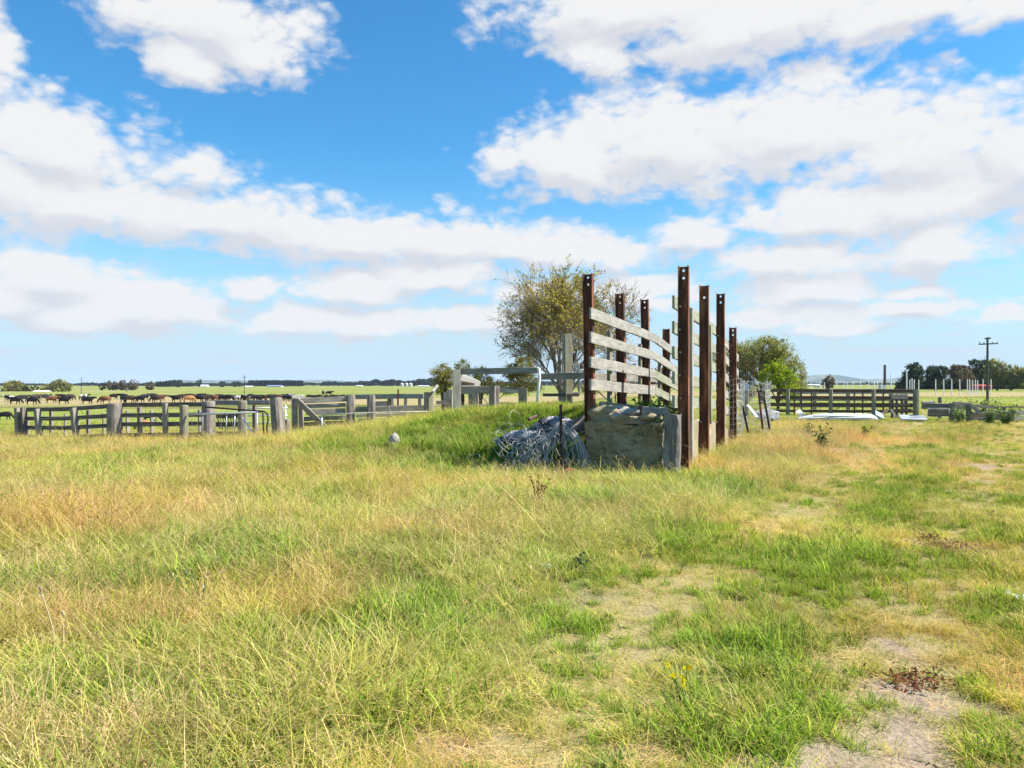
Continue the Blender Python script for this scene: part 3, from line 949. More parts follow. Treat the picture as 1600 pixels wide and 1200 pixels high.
fence('rail_fence', 'dark four-rail timber fence at the left edge, left of the big split post', 'fence', (-15, 25.5, -.4), parts)
Y = LY(180) - .15
p = at(180, 630, Y)
mb = MB(); mb.post((p.x, Y, gz(p.x, Y) - .3), p, .245, 16, .05, .97, .1)
one('strainer_post', mb, M['old'], 'thick split grey post with a pale worn top, between the two dark rail fences', 'post')
parts = []
for i, yy in enumerate((632.5, 649, 663, 680)):
    a = at(190, yy, LY(190)); b = at(326, yy - 1, LY(326))
    parts.append(('rail', 'beam', 'dark', a, b, .135, .05, FN))
for (px, top, w, m, dy) in ((258, 630, .15, 'grey', -.12), (218, 636, .13, 'old', .4), (199, 642, .05, 'grey', .5), (237, 641, .05, 'grey', .5), (312, 640, .05, 'grey', .5)):
    Y = LY(px) + dy; p = at(px, top, Y)
    parts.append(('post', 'beam', m, (p.x + .03, Y, gz(p.x, Y) - .3), p, w, .12, FN))
fence('rail_fence', 'dark four-rail timber fence between the big split post and the wire gate', 'fence', (-11, 24, -.3), parts)
mb = MB()
for i, yy in enumerate((656, 670, 685)):
    pts = [at(x, yy - (x - 26) * .022 + 2 * math.sin(x * .05), LY(x) - .22) for x in range(26, 330, 30)]
    mb.tube(pts, .004, 4, False)
one('fence_wire', mb, M['galv'], 'three thin slack wires strung along the front of the dark left fences', 'wire')
for (px, top, r, m, lab) in ((288, 633, .135, 'treated', 'round brown treated post at the left end of the wire gate'),
                             (326, 627, .20, 'old', 'thick pale grey post standing behind the left part of the wire gate'),
                             (379, 626, .14, 'treated', 'slim grey-brown post behind the middle of the wire gate'),
                             ):
    Y = LY(px) - (.5 if px == 288 else -.1); p = at(px, top, Y)
    mb = MB(); mb.post((p.x, Y, gz(p.x, Y) - .3), p, r, 14, .04, .96, .2)
    one('gate_post', mb, M[m], lab, 'post', 'posts about the wire gate')
# the two swung gates
g0 = thing('pipe_gate', at(360, 690, 22.1), 'light galvanised pipe gate with wire mesh between the round post and the split post', 'gate')
def gp(px, py, d=0): return at(px, py, LY(px) - .55 + d)
mb = MB(); mb.tube([gp(293, 647.5), gp(350, 646), gp(408, 644)], .028, 8); mb.build('top_pipe', M['gate'], g0)
for px in (317, 354, 367):
    mb = MB(); mb.tube([gp(px, 646), gp(px - 1, 680)], .014, 6); mb.build('upright', M['gate'], g0)
mb = MB()
for k in range(4):
    mb.tube([gp(293, 656 + k * 8), gp(350, 658 + k * 8 + math.sin(k) * 2), gp(406, 655 + k * 8)], .005, 4, False)
for px in range(300, 408, 9):
    mb.tube([gp(px, 647), gp(px + random.gauss(0, 1), 682)], .003, 3, False)
mb.build('mesh', M['galv'], g0)
mb = MB(); mb.tube([gp(378, 652, -.1), gp(403, 688, -.1)], .022, 6); mb.build('brace', M['gate'], g0)
g1 = thing('pipe_gate', at(390, 690, 21.9), 'dark bent pipe gate frame leaning in front of the light wire gate', 'gate')
mb = MB(); mb.tube([gp(322, 636, -.25), gp(360, 639, -.25), gp(395, 641.5, -.25), gp(413, 643, -.25), gp(418, 647, -.25), gp(419, 655, -.25), gp(417, 668, -.25), gp(418, 684, -.25)], .026, 8); mb.build('bent_pipe', M['stake'], g1)
mb = MB(); mb.tube([gp(411, 645, -.2), gp(412, 684, -.2)], .028, 8); mb.build('upright', M['stake'], g1)
# rails and lattice behind the gate
parts = []
for (a, b, ya, yb, m) in ((332, 374, 629, 629, 'grey'), (338, 374, 650, 650, 'dark'), (338, 374, 663, 663, 'dark'), (383, 422, 629, 629, 'rail'), (338, 372, 678, 678, 'dark')):
    parts.append(('rail', 'beam', m, at(a, ya, LY(a) + .5), at(b, yb, LY(b) + .5), .15, .05, FN))
for k in range(9):
    parts.append(('slat', 'beam', 'grey', at(338 + k * 4, 646, LY(340) + .42), at(344 + k * 4, 670, LY(340) + .42), .025, .02, FN))
parts.append(('post', 'beam', 'old', (at(398, 632, 23).x, 23, -.4), at(398, 632, 23), .12, .1, FN))
fence('lattice_fence', 'short fence of grey rails and slanting slats seen through the wire gate', 'fence', (-9, 23, -.2), parts)
gw = thing('pipe_gate', at(405, 665, 26), 'far white pipe gate behind the split post', 'gate')
for k, yy in enumerate((638, 650, 661, 671)):
    mb = MB(); mb.tube([at(383, yy, 26), at(449, yy - 1, 26)], .03 - .005 * k, 6); mb.build('pipe', M['whitepost'], gw)
mb = MB(); mb.tube([at(446, 633, 26), at(446, 676, 26)], .03, 6); mb.build('pipe', M['whitepost'], gw)
mb = MB(); mb.tube([at(402, 640, 26), at(401, 678, 26)], .04, 6); mb.build('upright', M['whitepost'], gw)

p = at(431, 621, 21.8)
mb = MB(); mb.post(at(438, 690, 21.8), p, .20, 14, .07, .82, .1)
one('strainer_post', mb, M['old'], 'tall split grey post with a jagged top at the right end of the gate', 'post')
p = at(448, 655, 21.9)
mb = MB(); mb.post(at(449, 690, 21.9), p, .12, 10, .08, .8, .2)
one('post_stump', mb, M['old'], 'low broken post stump between the split post and the timber gate', 'post')
# timber yard gate with diagonal brace
parts = []
YG = 22.6
parts += [('stile', 'beam', 'grey', at(461, 690, YG), at(460, 622, YG), .17, .08, FN), ('stile', 'beam', 'grey', at(471, 688, YG - .03), at(470, 626, YG - .03), .15, .07, FN)]
parts += [('rail', 'beam', 'grey', at(462, 626.5, YG), at(544, 623.5, YG + .3), .16, .05, FN), ('rail', 'beam', 'rail', at(474, 635, YG + .1), at(540, 632.5, YG + .4), .12, .04, FN),
          ('rail', 'beam', 'grey', at(478, 644, YG), at(540, 643, YG + .3), .19, .05, FN), ('rail', 'beam', 'rail', at(472, 655, YG + .2), at(545, 652, YG + .5), .13, .05, FN),
          ('rail', 'beam', 'dark', at(472, 663, YG + .1), at(545, 660, YG + .4), .12, .05, FN), ('cap', 'beam', 'rail', at(456, 620, YG - .03), at(475, 620, YG + .3), .12, .07, FN)]
parts += [('brace', 'beam', 'grey', at(463, 624, YG - .12), at(508, 668, YG - .12), .16, .05, FN)]
fence('timber_gate', 'grey timber yard gate with one long diagonal brace, right of the split post', 'gate', (-6, 22.6, 0), parts)
mb = MB(); mb.tube([at(502, 649, 21.7), at(548, 646, 21.7), at(620, 644, 21.7), at(668, 643, 21.7)], .018, 6)
one('loose_pipe', mb, M['galv'], 'thin silver pipe laid level along the top of the grass before the middle fence', 'pipe')
mb = MB(); mb.tube([at(503, 652, 21.7), at(503, 676, 21.7)], .024, 6)
one('short_pipe', mb, M['gate'], 'short silver upright pipe standing at the foot of the diagonal brace', 'pipe')

# fence along the mound: posts and rails up to the tall white board
parts = []
parts += [('rail', 'beam', 'grey', at(555, 640, 23), at(665, 637.5, 23.2), .17, .05, (0, -1, 0)), ('rail', 'beam', 'rail', at(556, 650, 23.3), at(664, 646, 23.5), .10, .05, (0, -1, 0)),
          ('rail', 'beam', 'rail', at(560, 657, 23.4), at(620, 655, 23.5), .12, .05, (0, -1, 0))]
for (px, top, w, m) in ((548, 616.5, .26, 'old'), (580, 617, .27, 'old')):
    p = at(px, top, 22.9); parts.append(('post', 'post', m, (p.x, 22.9, -.3), p, w / 2, 14, .05, .97, .1))
p = at(670, 612.5, 22.9); parts.append(('post', 'post', 'treated', (p.x, 22.9, -.3), p, .15, 14, .04, .97, .1))
fence('rail_fence', 'grey fence of three thick round posts and low rails along the mound edge', 'fence', (-4, 23, 0), parts)
parts = [('rail', 'beam', 'rail', at(556, 620, 27), at(662, 619, 26), .17, .05, (0, -1, 0)), ('rail', 'beam', 'rail', at(586, 631, 27), at(606, 631, 27), .2, .05, (0, -1, 0))]
for (px, m) in ((613, 'rail'), (608, 'brown'), (634, 'rail'), (656, 'rail')):
    p = at(px, 617, 26.7); parts.append(('post', 'beam', m, (p.x, 26.7, -.6), p, .12, .1, (0, -1, 0)))
fence('rail_fence', 'pale sunlit fence of thin posts and one rail behind the thick round posts', 'fence', (-4.5, 26.8, -.3), parts)
mb = MB(); mb.beam((at(622, 632, 24.5).x, 24.5, -.4), at(622, 608.5, 24.5), .05, .04)
one('steel_stake', mb, M['redstake'], 'thin rust-red steel stake standing above the pale rails behind the mound', 'stake')
mb = MB(); mb.beam(at(676, 612, 22.7), at(684, 602, 22.9), .09, .05, (0, -1, 0))
one('leaning_board', mb, M['rail'], 'short pale board leaning on the round post beside the small tree', 'board')
# tall white board, broken shed boards, rails to the right
parts = [('post', 'beam', 'rail', (at(714, 640, 20.5).x, 20.5, .2), at(714, 578, 20.5), .21, .06, (.25, -1, 0)),
         ('rail', 'beam', 'grey', at(718, 580.5, 20.6), at(842, 578.5, 20.4), .16, .05, (0, -1, 0)),
         ('rail', 'beam', 'grey', at(720, 609.5, 20.7), at(768, 609, 20.7), .20, .05, (0, -1, 0)),
         ('rail', 'beam', 'rail', at(719, 604, 20.9), at(751, 604, 21), .05, .12, (0, -1, 0)),
         ('rail', 'beam', 'rail', at(719, 637, 20.9), at(764, 634, 20.9), .10, .05, (0, -1, 0))]
p = at(772, 602.5, 20.3); parts.append(('post', 'post', 'old', (p.x, 20.3, .1), p, .15, 14, .05, .98, .1))
fence('yard_fence', 'grey yard fence with a tall whitish board post on the mound', 'fence', (-1, 20.5, 1), parts)
parts = [('board', 'beam', 'rail', at(720, 589, 21.4), at(749, 602, 21.6), .24, .05, (-.3, -.8, .5)), ('board', 'beam', 'brown', at(722, 599, 21.3), at(741, 602, 21.4), .12, .05, (0, -1, 0))]
fence('broken_boards', 'pale sloping boards leaning behind the tall whitish board post', 'boards', (-1.2, 21.4, 1.4), parts)
parts = [('rail', 'beam', 'rail', at(780, 609, 21.5), at(818, 610, 21.5), .16, .05, (0, -1, 0)), ('rail', 'beam', 'rail', at(780, 632, 21.5), at(812, 634, 21.5), .14, .05, (0, -1, 0))]
for (px, top, m) in ((814, 606, 'old'), (820, 606, 'treated')):
    p = at(px, top, 21.4); parts.append(('post', 'beam', m, (p.x, 21.4, .2), p, .14, .12, (0, -1, 0)))
for (px, top) in ((697, 613), (703, 609), (736, 614), (744, 615)):
    p = at(px, top, 23.4); parts.append(('post', 'beam', 'grey', (p.x, 23.4, -.2), p, .16, .12, (0, -1, 0)))
parts.append(('rail', 'beam', 'grey', at(682, 629, 23.2), at(700, 629, 23.2), .12, .05, (0, -1, 0)))
fence('old_pen', 'low broken pen of pale boards and old posts behind the mound grass', 'pen', (-1, 22, .3), parts)
mb = MB(); mb.tube([at(838, 640, 20.2), at(842, 600, 20.2), at(843, 590, 20.2), at(842, 576, 20.2), at(839, 575, 20.2)], .04, 8)
one('white_pipe', mb, M['whitepost'], 'thin bent white pipe standing at the end of the high top rail', 'pipe')
parts = [('rail', 'beam', 'grey', at(845, 588.5, 20.5), at(916, 586.5, 20.2), .18, .05, (0, -1, 0)), ('rail', 'beam', 'dark', at(848, 617, 20.8), at(905, 617, 20.8), .08, .05, (0, -1, 0)),
         ('post', 'beam', 'treated', (at(888, 640, 20.9).x, 20.9, .3), at(886, 522, 20.9), .25, .2, (.35, -1, 0)),
         ('board', 'beam', 'rail', at(905, 612, 20.7), at(904, 570, 20.7), .06, .1, (0, -1, 0)), ('board', 'beam', 'rail', at(898, 580, 20.7), at(897, 569, 20.7), .12, .1, (0, -1, 0)),
         ('board', 'beam', 'rail', at(896, 614, 20.65), at(906, 614, 20.65), .05, .1, (0, -1, 0)), ('board', 'beam', 'rail', at(880, 582, 20.6), at(879, 569, 20.6), .035, .05, (0, -1, 0)),
         ('roof_sheet', 'beam', 'dark', at(906, 573, 21), at(990, 572, 21.5), .12, .3, (0, -1, 0)),
         ('rail', 'beam', 'grey', at(918, 588, 22), at(1030, 592, 25), .22, .05, (0, -1, 0)), ('rail', 'beam', 'grey', at(918, 603, 22.2), at(1030, 606, 25), .2, .05, (0, -1, 0))]
fence('yard_fence', 'yard fence with one very tall square timber post in front of the half-bare tree', 'fence', (1.6, 20.8, 1), parts)

# right side: dark rail fence
def RY(px): return 38.5 - 2.6 * (px - 1205) / 230.0
RN = Vector((-.28, -.96, 0))
parts = []
for i, (yy, w) in enumerate(((610, .17), (621, .17), (632, .19), (642, .13))):
    parts.append(('rail', 'beam', 'brown', at(1204, yy, RY(1204)), at(1318, yy + .5, RY(1318)), w, .05, RN))
    parts.append(('rail', 'beam', 'brown', at(1318.3, yy + .5, RY(1318)), at(1432, yy + 1, RY(1432)), w, .05, RN))
for (px, top) in ((1230, 608), (1297, 608.5), (1364, 609)):
    Y = RY(px) - .14; p = at(px + 1, top - .5, Y)
    parts.append(('post', 'post', 'treated', (p.x, Y, -.3), p, .10, 12, .03, .98, .1))
for px in (1215, 1241, 1252, 1268, 1335, 1348, 1380):
    Y = RY(px) + .3; p = at(px, 613, Y)
    parts.append(('batten', 'beam', 'brown', (p.x, Y, -.2), p, .07, .05, RN))
fence('rail_fence', 'long dark four-rail fence with round pale posts at the right side yard', 'fence', (16, 37, 0), parts)
Y = 35.6; p = at(1431.5, 608, Y)
mb = MB(); mb.post((p.x, Y, -.3), p, .145, 14, .03, .98, .1)
one('strainer_post', mb, M['treated'], 'round greenish end post at the right end of the dark rail fence', 'post')
parts = []
for i, yy in enumerate((613, 624, 634)):
    parts.append(('rail', 'beam', 'grey' if i else 'rail', at(1240, yy, 46), at(1428, yy, 44), .2, .05, RN))
for px in (1273, 1325, 1392, 1415):
    p = at(px, 611, 45); parts.append(('post', 'beam', 'grey', (p.x, 45, -.4), p, .22, .15, RN))
fence('rail_fence', 'second rail fence seen between the rails of the long dark right fence', 'fence', (19, 45, 0), parts)
parts = [('rail', 'beam', 'grey', at(1393, 620, 34.6), at(1418, 620, 34.6), .22, .06, RN), ('rail', 'beam', 'brown', at(1394, 633, 34.6), at(1422, 633, 34.6), .1, .05, RN), ('rail', 'beam', 'brown', at(1392, 641, 34.6), at(1424, 640, 34.6), .1, .05, RN)]
for px in (1394, 1401, 1409, 1416):
    parts.append(('post', 'beam', 'brown', (at(px, 640, 34.6).x, 34.6, -.2), at(px, 616, 34.65), .09, .08, RN))
parts.append(('brace', 'beam', 'grey', at(1392, 640, 34.2), at(1400, 652, 33.8), .08, .05, RN))
parts.append(('brace', 'beam', 'brown', at(1387, 640, 34.3), at(1372, 651, 34.0), .12, .05, RN))
fence('timber_gate', 'dark timber gate with short bars at the right end of the long fence', 'gate', (18, 34.6, 0), parts)

# white long trough lying in front of the fence
def trough():
    mb = MB(); R_, G_ = [], []
    a = at(1246, 648, 32.5); b = at(1372, 647, 32.2)
    for k in range(15):
        f = k / 14
        c = a.lerp(b, f)
        e = (math.sin(min(1, f * 2.2 + .10) * math.pi / 2) * math.sin(min(1, (1 - f) * 5 + .25) * math.pi / 2))
        h = .22 * e + .02; w = .42 * e + .05
        z0 = .06
        pr = [(-w, 0), (-w * 1.0, h * .35), (-w * .75, h * .82), (-w * .35, h), (w * .35, h), (w * .75, h * .82), (w, h * .35), (w, 0)]
        R_.append([Vector((c.x, c.y + y, z0 + z)) for y, z in pr]); G_.append([(f, y, z) for y, z in pr])
    mb.rings(R_, G_, sm=False)
    return mb
t_ = thing('white_hull', (at(1310, 648, 32.4).x, 32.4, .05), 'long low white upturned plastic hull lying in the grass before the dark fence', 'hull')
trough().build('hull_shell', M['white'], t_)
mb = MB(); mb.beam(at(1368, 645, 32), at(1380, 651, 32), .3, .04, (.2, -.6, .7)); mb.build('end_flap', M['bluesheet'], t_)
mb = MB(); mb.tube([at(1270, 650, 32.0), at(1330, 650.5, 31.9), at(1372, 649.5, 31.9)], .02, 5); mb.build('lower_edge', M['offwhite'], t_)
mb = MB(); mb.beam(at(1250, 649, 33.4), at(1256, 646, 33.4), .4, .25, (0, -1, 0), .05, .1)
one('white_sack', mb, M['white'], 'small crumpled white sack in the grass at the left end of the white hull', 'sack')
mb = MB(); mb.beam(at(1406, 652, 31.8), at(1447, 653.5, 31.5), .7, .06, (0, -.25, 1))
one('flat_sheet', mb, M['offwhite'], 'flat pale sheet lying on the grass below the round end post', 'sheet')

# broken timber yard at the far right
YB = 31.0
def bx(px, py, d=0): return at(px, py, YB + d)
mb = MB(); mb.beam(bx(1450, 644), bx(1483, 644, -.4), .34, .22, (-.2, -1, 0), .012, .2, .2)
one('timber_baulk', mb, M['ruin'], 'thick mossy timber baulk lying left of the notched timber end wall', 'timber')
mb = MB(); mb.beam(bx(1441, 634, .6), bx(1483, 635, .5), .24, .08, (-.2, -1, 0), .01)
one('timber_board', mb, M['ruin'], 'grey board lying behind the thick mossy baulk', 'board')
mb = MB(); mb.beam(bx(1441, 629, .9), bx(1459, 628, .9), .08, .2, (0, -1, 0))
one('timber_board', mb, M['rail'], 'short pale board end on top of the grey boards', 'board')
p = at(1468.5, 620.5, 34)
mb = MB(); mb.beam((p.x, 34, -.2), p, .14, .14, (-.3, -1, 0))
one('square_post', mb, M['treated'], 'short square post standing alone behind the mossy baulk', 'post')
parts = [('board', 'beam', 'ruin', bx(1487, 660), bx(1488, 630), .2, .1, (-.2, -1, 0)), ('board', 'beam', 'ruin', bx(1489, 633), bx(1517, 635, .1), .30, .07, (-.2, -1, 0)),
         ('board', 'beam', 'ruin', bx(1489, 650), bx(1506, 650), .2, .07, (-.2, -1, 0)), ('post', 'beam', 'ruin', bx(1514, 662), bx(1513, 632), .2, .14, (-.2, -1, 0)),
         ('brace', 'beam', 'rail', bx(1516, 632, -.1), bx(1530, 644, -.1), .16, .06, (-.2, -1, 0)), ('rail', 'beam', 'ruin', bx(1519, 645.5, -.1), bx(1576, 644, .2), .1, .12, (-.2, -1, 0)),
         ('rail', 'beam', 'dark', bx(1520, 652, .1), bx(1580, 651, .3), .26, .06, (-.2, -1, 0)), ('rail', 'beam', 'ruin', bx(1524, 634, 1.2), bx(1560, 637, 1.4), .12, .06, (-.2, -1, 0))]
fence('timber_pen', 'collapsed grey timber pen with a notched end wall at the far right', 'pen', (20, 31, 0), parts)
parts = [('rail', 'beam', 'rail', bx(1578, 645, .2), bx(1625, 645, .4), .2, .06, (-.2, -1, 0)), ('rail', 'beam', 'rail', bx(1580, 653, .2), bx(1625, 654, .4), .16, .06, (-.2, -1, 0)), ('post', 'beam', 'ruin', bx(1580, 660, .2), bx(1580, 640, .2), .2, .12, (-.2, -1, 0)),
         ('rail', 'beam', 'dark', bx(1552, 635.5, 5), bx(1625, 636, 5.2), .07, .06, (-.2, -1, 0)), ('post', 'beam', 'dark', bx(1569, 645, 5), bx(1569, 636, 5), .12, .1, (-.2, -1, 0))]
fence('rail_fence', 'low pale two-rail fence running off the right edge of the photo', 'fence', (21.6, 31.3, 0), parts)

# wire mesh cage with stakes behind the ramp
cg = thing('mesh_cage', at(1180, 680, 22), 'open cage of silver wire mesh wrapped round behind the last rusty post', 'mesh cage')
def mesh_sheet(pts, z0, z1, dx, dz, r, warp=0.02):
    mb = MB(); L = [0]
    for a, b in zip(pts[:-1], pts[1:]): L.append(L[-1] + math.hypot(b[0] - a[0], b[1] - a[1]))
    def pos(d):
        for k in range(len(pts) - 1):
            if d <= L[k + 1] + 1e-6:
                f = (d - L[k]) / (L[k + 1] - L[k]); return (pts[k][0] + (pts[k + 1][0] - pts[k][0]) * f, pts[k][1] + (pts[k + 1][1] - pts[k][1]) * f)
        return pts[-1]
    n = int(L[-1] / dx); m = int((z1 - z0) / dz)
    G = [[(*pos(L[-1] * i / n), 0) for i in range(n + 1)] for j in range(m + 1)]
    G = [[Vector((x + random.gauss(0, warp), y + random.gauss(0, warp), z0 + (z1 - z0) * j / m + .05 * math.sin(i * .5) + random.gauss(0, warp * .5))) for i, (x, y, _) in enumerate(G[j])] for j in range(m + 1)]
    for j in range(m + 1): mb.tube([G[j][i] for i in range(n + 1)], r, 4, False)
    for i in range(n + 1): mb.tube([G[j][i] for j in range(m + 1)], r * .8, 4, False)
    return mb
q0, q1, q2, q3 = at(1157, 600, 21.5), at(1166, 600, 21.0), at(1190, 600, 20.8), at(1204, 600, 21.8)
q4 = at(1195, 600, 23.5); q5 = at(1168, 600, 23.6)
mesh_sheet([(q.x, q.y) for q in (q0, q1, q2, q3)], .25, 1.62, .17, .17, .006).build('mesh_side', M['galv'], cg)
mesh_sheet([(q.x, q.y) for q in (q3, q4, q5, q0)], .15, 1.66, .08, .15, .005).build('mesh_side', M['galv'], cg)
pw = ramp_pt(7.0, 1.86, 0)
mb = mesh_sheet([(at(1140, 600, 19.05).x, 19.05), (at(1152, 600, 18.9).x, 18.9), (at(1160, 600, 19.2).x, 19.2)], -.05, 1.70, .085, .14, .006, .006)
one('wire_mesh_panel', mb, M['galv'], 'upright strip of square wire mesh wrapped around the last rusty right post', 'wire mesh')
for (a, b, Y, m, lab) in (((1169, 676), (1160, 634), 19.6, 'stake', 'thin dark leaning stake nearest the wrapped steel post'), ((1192, 670), (1185, 610), 20.2, 'redstake', 'thick rusty leaning stake in the middle before the mesh cage'), ((1203, 671), (1190, 603), 21.0, 'stake', 'dark leaning stake rightmost before the mesh cage')):
    mb = MB(); mb.beam(at(a[0], a[1], Y), at(b[0], b[1], Y), .05, .045, (0, -1, 0), .003)
    one('leaning_stake', mb, M[m], lab, 'stake', 'leaning steel stakes before the mesh cage')
mb = MB(); mb.post(at(1167, 650, 22.4), at(1167, 609, 22.4), .06, 10)
one('thin_post', mb, M['treated'], 'thin pale round post inside the mesh cage', 'post')
mb = MB(); mb.beam(at(1164, 600, 22.8), at(1164, 626, 22.8), .25, .03, (0, -1, 0))
one('plastic_sheet', mb, M['bluesheet'], 'pale blue sheet hanging at the left side of the mesh cage', 'sheet')
mb = MB(); mb.beam(at(1168, 633, 21.6), at(1183, 652, 21.3), .10, .03, (.3, -.7, .5))
one('white_board', mb, M['white'], 'white board strip leaning down inside the mesh cage', 'board')
mb = MB(); mb.beam(at(1185, 649, 22), at(1212, 648, 22.4), .22, .22, (0, -1, 0), .05, .15)
one('crumpled_sheet', mb, M['offwhite'], 'crumpled grey-white sheeting at the foot of the mesh cage', 'sheet')

# ------------------------------------------------------------------ poles
def power_pole(px, base_y, top_y, Y, r, arm, label, m='pole_dark'):
    p = at(px, top_y, Y); zb = gz(p.x, Y) - .3
    o = thing('power_pole', (p.x, Y, zb), label, 'power pole')
    mb = MB(); mb.post((p.x, Y, zb), p, r, 10, .01, .75, .1); mb.build('pole', M[m], o)
    if arm:
        for (dz, w) in arm:
            mb = MB(); mb.beam((p.x - w, Y - r, p.z - dz - .04), (p.x + w, Y - r, p.z - dz + .04), .12, .1, (0, -1, 0)); mb.build('crossarm', M[m], o)
            for s in (-.9, -.45, .45, .9):
                mb = MB(); mb.tube([(p.x + s * w, Y - r, p.z - dz + .03), (p.x + s * w, Y - r, p.z - dz + .22)], .035, 6); mb.build('insulator', M['stake'], o)
    return o, p
pp, ptop = power_pole(1543, 626, 527, 77, .13, ((.70, 1.0),), 'tall timber power pole with a crossarm at the right side')
mb = MB(); mb.beam((ptop.x - .35, 77 - .15, ptop.z - .15), (ptop.x + .2, 77 - .15, ptop.z - .1), .16, .14); mb.build('top_bracket', M['pole_dark'], pp)
power_pole(1382.5, 606, 570, 190, .38, None, 'thick dark pole beside a small white box far behind the right fence')
power_pole(382, 620, 586, 260, .14, ((.8, .9),), 'thin far power pole standing in the paddock behind the herd, above the wire gate')
power_pole(127, 620, 589, 240, .11, None, 'thinnest far pole above the left fence near the round tree')
p0 = at(1383, 580, 190)
mb = MB(); mb.beam((at(1384, 604, 188).x - 1, 188, -.4), (at(1384, 604, 188).x - 1, 188, 1.3), 1.6, 1.2)
one('white_box', mb, M['white'], 'small white box at the foot of the thick dark far pole', 'box')

# white slim poles planted in the right field
WP = [(1261.5, 594, 150), (1267, 596, 150), (1281, 596, 152), (1288, 597, 150), (1307, 596, 140), (1318.5, 596, 140), (1323.5, 596, 140), (1332, 594.5, 140), (1344.5, 594.5, 138), (1357.5, 595, 138),
      (1366, 595, 140), (1371, 595, 140), (1378, 596, 140), (1392, 585, 120), (1416.5, 577.5, 110), (1421.5, 593, 138), (1425, 591, 138), (1428.5, 593, 138), (1435.5, 593.5, 138),
      (1462, 592.5, 137), (1474.5, 592.5, 137), (1487, 592.5, 137), (1499.5, 592.5, 137), (1511.5, 592.5, 137), (1515, 592.5, 137), (1519.5, 594, 142), (1524, 593, 138), (1527.5, 594, 140), (1536, 592.5, 137), (1548.5, 592.5, 137)]
for (px, top, Y) in WP:
    p = at(px, top, Y); zb = gz(p.x, Y) - .1
    mb = MB(); mb.post((p.x + random.gauss(0, .04), Y, zb), p, .085 if top > 588 else .10, 8, 0, .9, .3)
    lab = {585: 'taller white pole sticking up over the right fence, left of the tallest', 577.5: 'tallest white pole, rising above the right end of the long fence'}.get(top)
    if lab is None:
        lab = 'slim white pole in the field behind the long dark right fence' if px < 1440 else 'slim white pole standing in the open field at the foot of the far right trees'
    one('white_pole', mb, M['whitepost'], lab, 'pole', 'slim white poles in the right field')

# ------------------------------------------------------------------ trees
def leaves_mesh(name, C, size, cols, mat, up=0.0, aspect=.6):
    n = len(C)
    a = rng.normal(size=(n, 3)); a[:, 2] *= .8; a /= np.linalg.norm(a, axis=1)[:, None]
    b = np.cross(a, rng.normal(size=(n, 3))); b /= np.linalg.norm(b, axis=1)[:, None]
    s = size * rng.uniform(.6, 1.3, (n, 1))
    V = np.stack([C - a * s, C + b * s * aspect, C + a * s, C - b * s * aspect], 1).reshape(-1, 3)
    Q = np.arange(4 * n).reshape(n, 4)
    return np_mesh(name, V, Q, mat, np.repeat(cols, 4, 0))

def pal_cols(n, pal, wts=None, spread=.18):
    pal = np.array(pal); k = rng.choice(len(pal), n, p=wts)
    return np.clip(pal[k] * (1 + rng.normal(0, spread, (n, 1))), .005, 1)

def crown_points(blobs, nclump, per, sig, shell=.55):
    """leaf positions in clumps set through ellipsoid lobes (cx,cy,cz,rx,ry,rz)"""
    out, cid = [], []
    w = np.array([b[3] * b[5] for b in blobs]); w = w / w.sum()
    for k in range(nclump):
        b = blobs[rng.choice(len(blobs), p=w)]
        d = rng.normal(size=3); d /= np.linalg.norm(d)
        r = shell + (1 - shell) * rng.random() ** .7
        r *= .82 + .36 * float(fbm(d[0] * 2 + b[0], d[1] * 2 + d[2] * 2 + b[2], 3, 3))
        c = np.array(b[:3]) + d * r * np.array(b[3:6])
        m = max(4, int(per * rng.uniform(.4, 1.6)))
        out.append(c + rng.normal(size=(m, 3)) * sig * rng.uniform(.6, 1.3)); cid.append(np.full(m, k))
    return np.concatenate(out), np.concatenate(cid)

def tree(name, label, px, base_y, Y, blobs, pal, nclump, per, sig, lsize, trunk_r=.18, limbs=6, group=None, bark='bark_far', wts=None, cat='tree', zb=None):
    skirt = 180 < Y < 450 and lsize < .8
    """blobs given in photo pixels about the trunk foot: (dx, up, half width, half height)"""
    p = at(px, base_y, Y); z0 = gz(p.x, Y) if zb is None else zb
    k = Y / F
    o = thing(name, (p.x, Y, z0), label, cat, group)
    up0 = p.z - z0
    B = [(dx * k, rng.uniform(-.25, .25) * rw * k, up * k + up0, rw * k, rw * k * .9, rh * k) for (dx, up, rw, rh) in blobs]
    mb = MB()
    top = max(b[2] for b in B)
    mb.tube([Vector((p.x, Y, z0 - .3)), Vector((p.x + .03 * top, Y, z0 + top * .4)), Vector((p.x, Y, z0 + top))], [trunk_r, trunk_r * .75, trunk_r * .3], 7)
    for q in range(limbs):
        b = B[q % len(B)]
        d = rng.normal(size=3) * .45
        e = Vector((p.x + b[0] + d[0] * b[3], Y + b[1] + d[1] * b[4], z0 + b[2] + abs(d[2]) * b[5]))
        s = Vector((p.x, Y, z0 + top * rng.uniform(.12, .45)))
        mid = s.lerp(e, .5) + Vector((0, 0, .06 * top))
        mb.tube([s, mid, e], [trunk_r * .5, trunk_r * .35, trunk_r * .12], 5)
    mb.build('trunk', M[bark], o)
    if skirt: B.append((0, 0, up0 * .5 + 5 * k, max(b[3] for b in B), max(b[4] for b in B), up0 * .5 + 5 * k))
    C, cid = crown_points(B, int(nclump * 1.35), int(per * 1.25), sig * k * .9)
    C[:, 2] = np.maximum(C[:, 2], .05)
    clump_shift = rng.normal(0, .22, int(nclump * 1.35))[cid][:, None]
    cols = pal_cols(len(C), pal, wts) * (1 + clump_shift)
    c = link(bpy.data.objects.new('crown', leaves_mesh('crown', C, lsize * k * (1.15 if Y < 100 else 1.7), np.clip(cols, .005, 1), M['leaf'])), o)
    return o

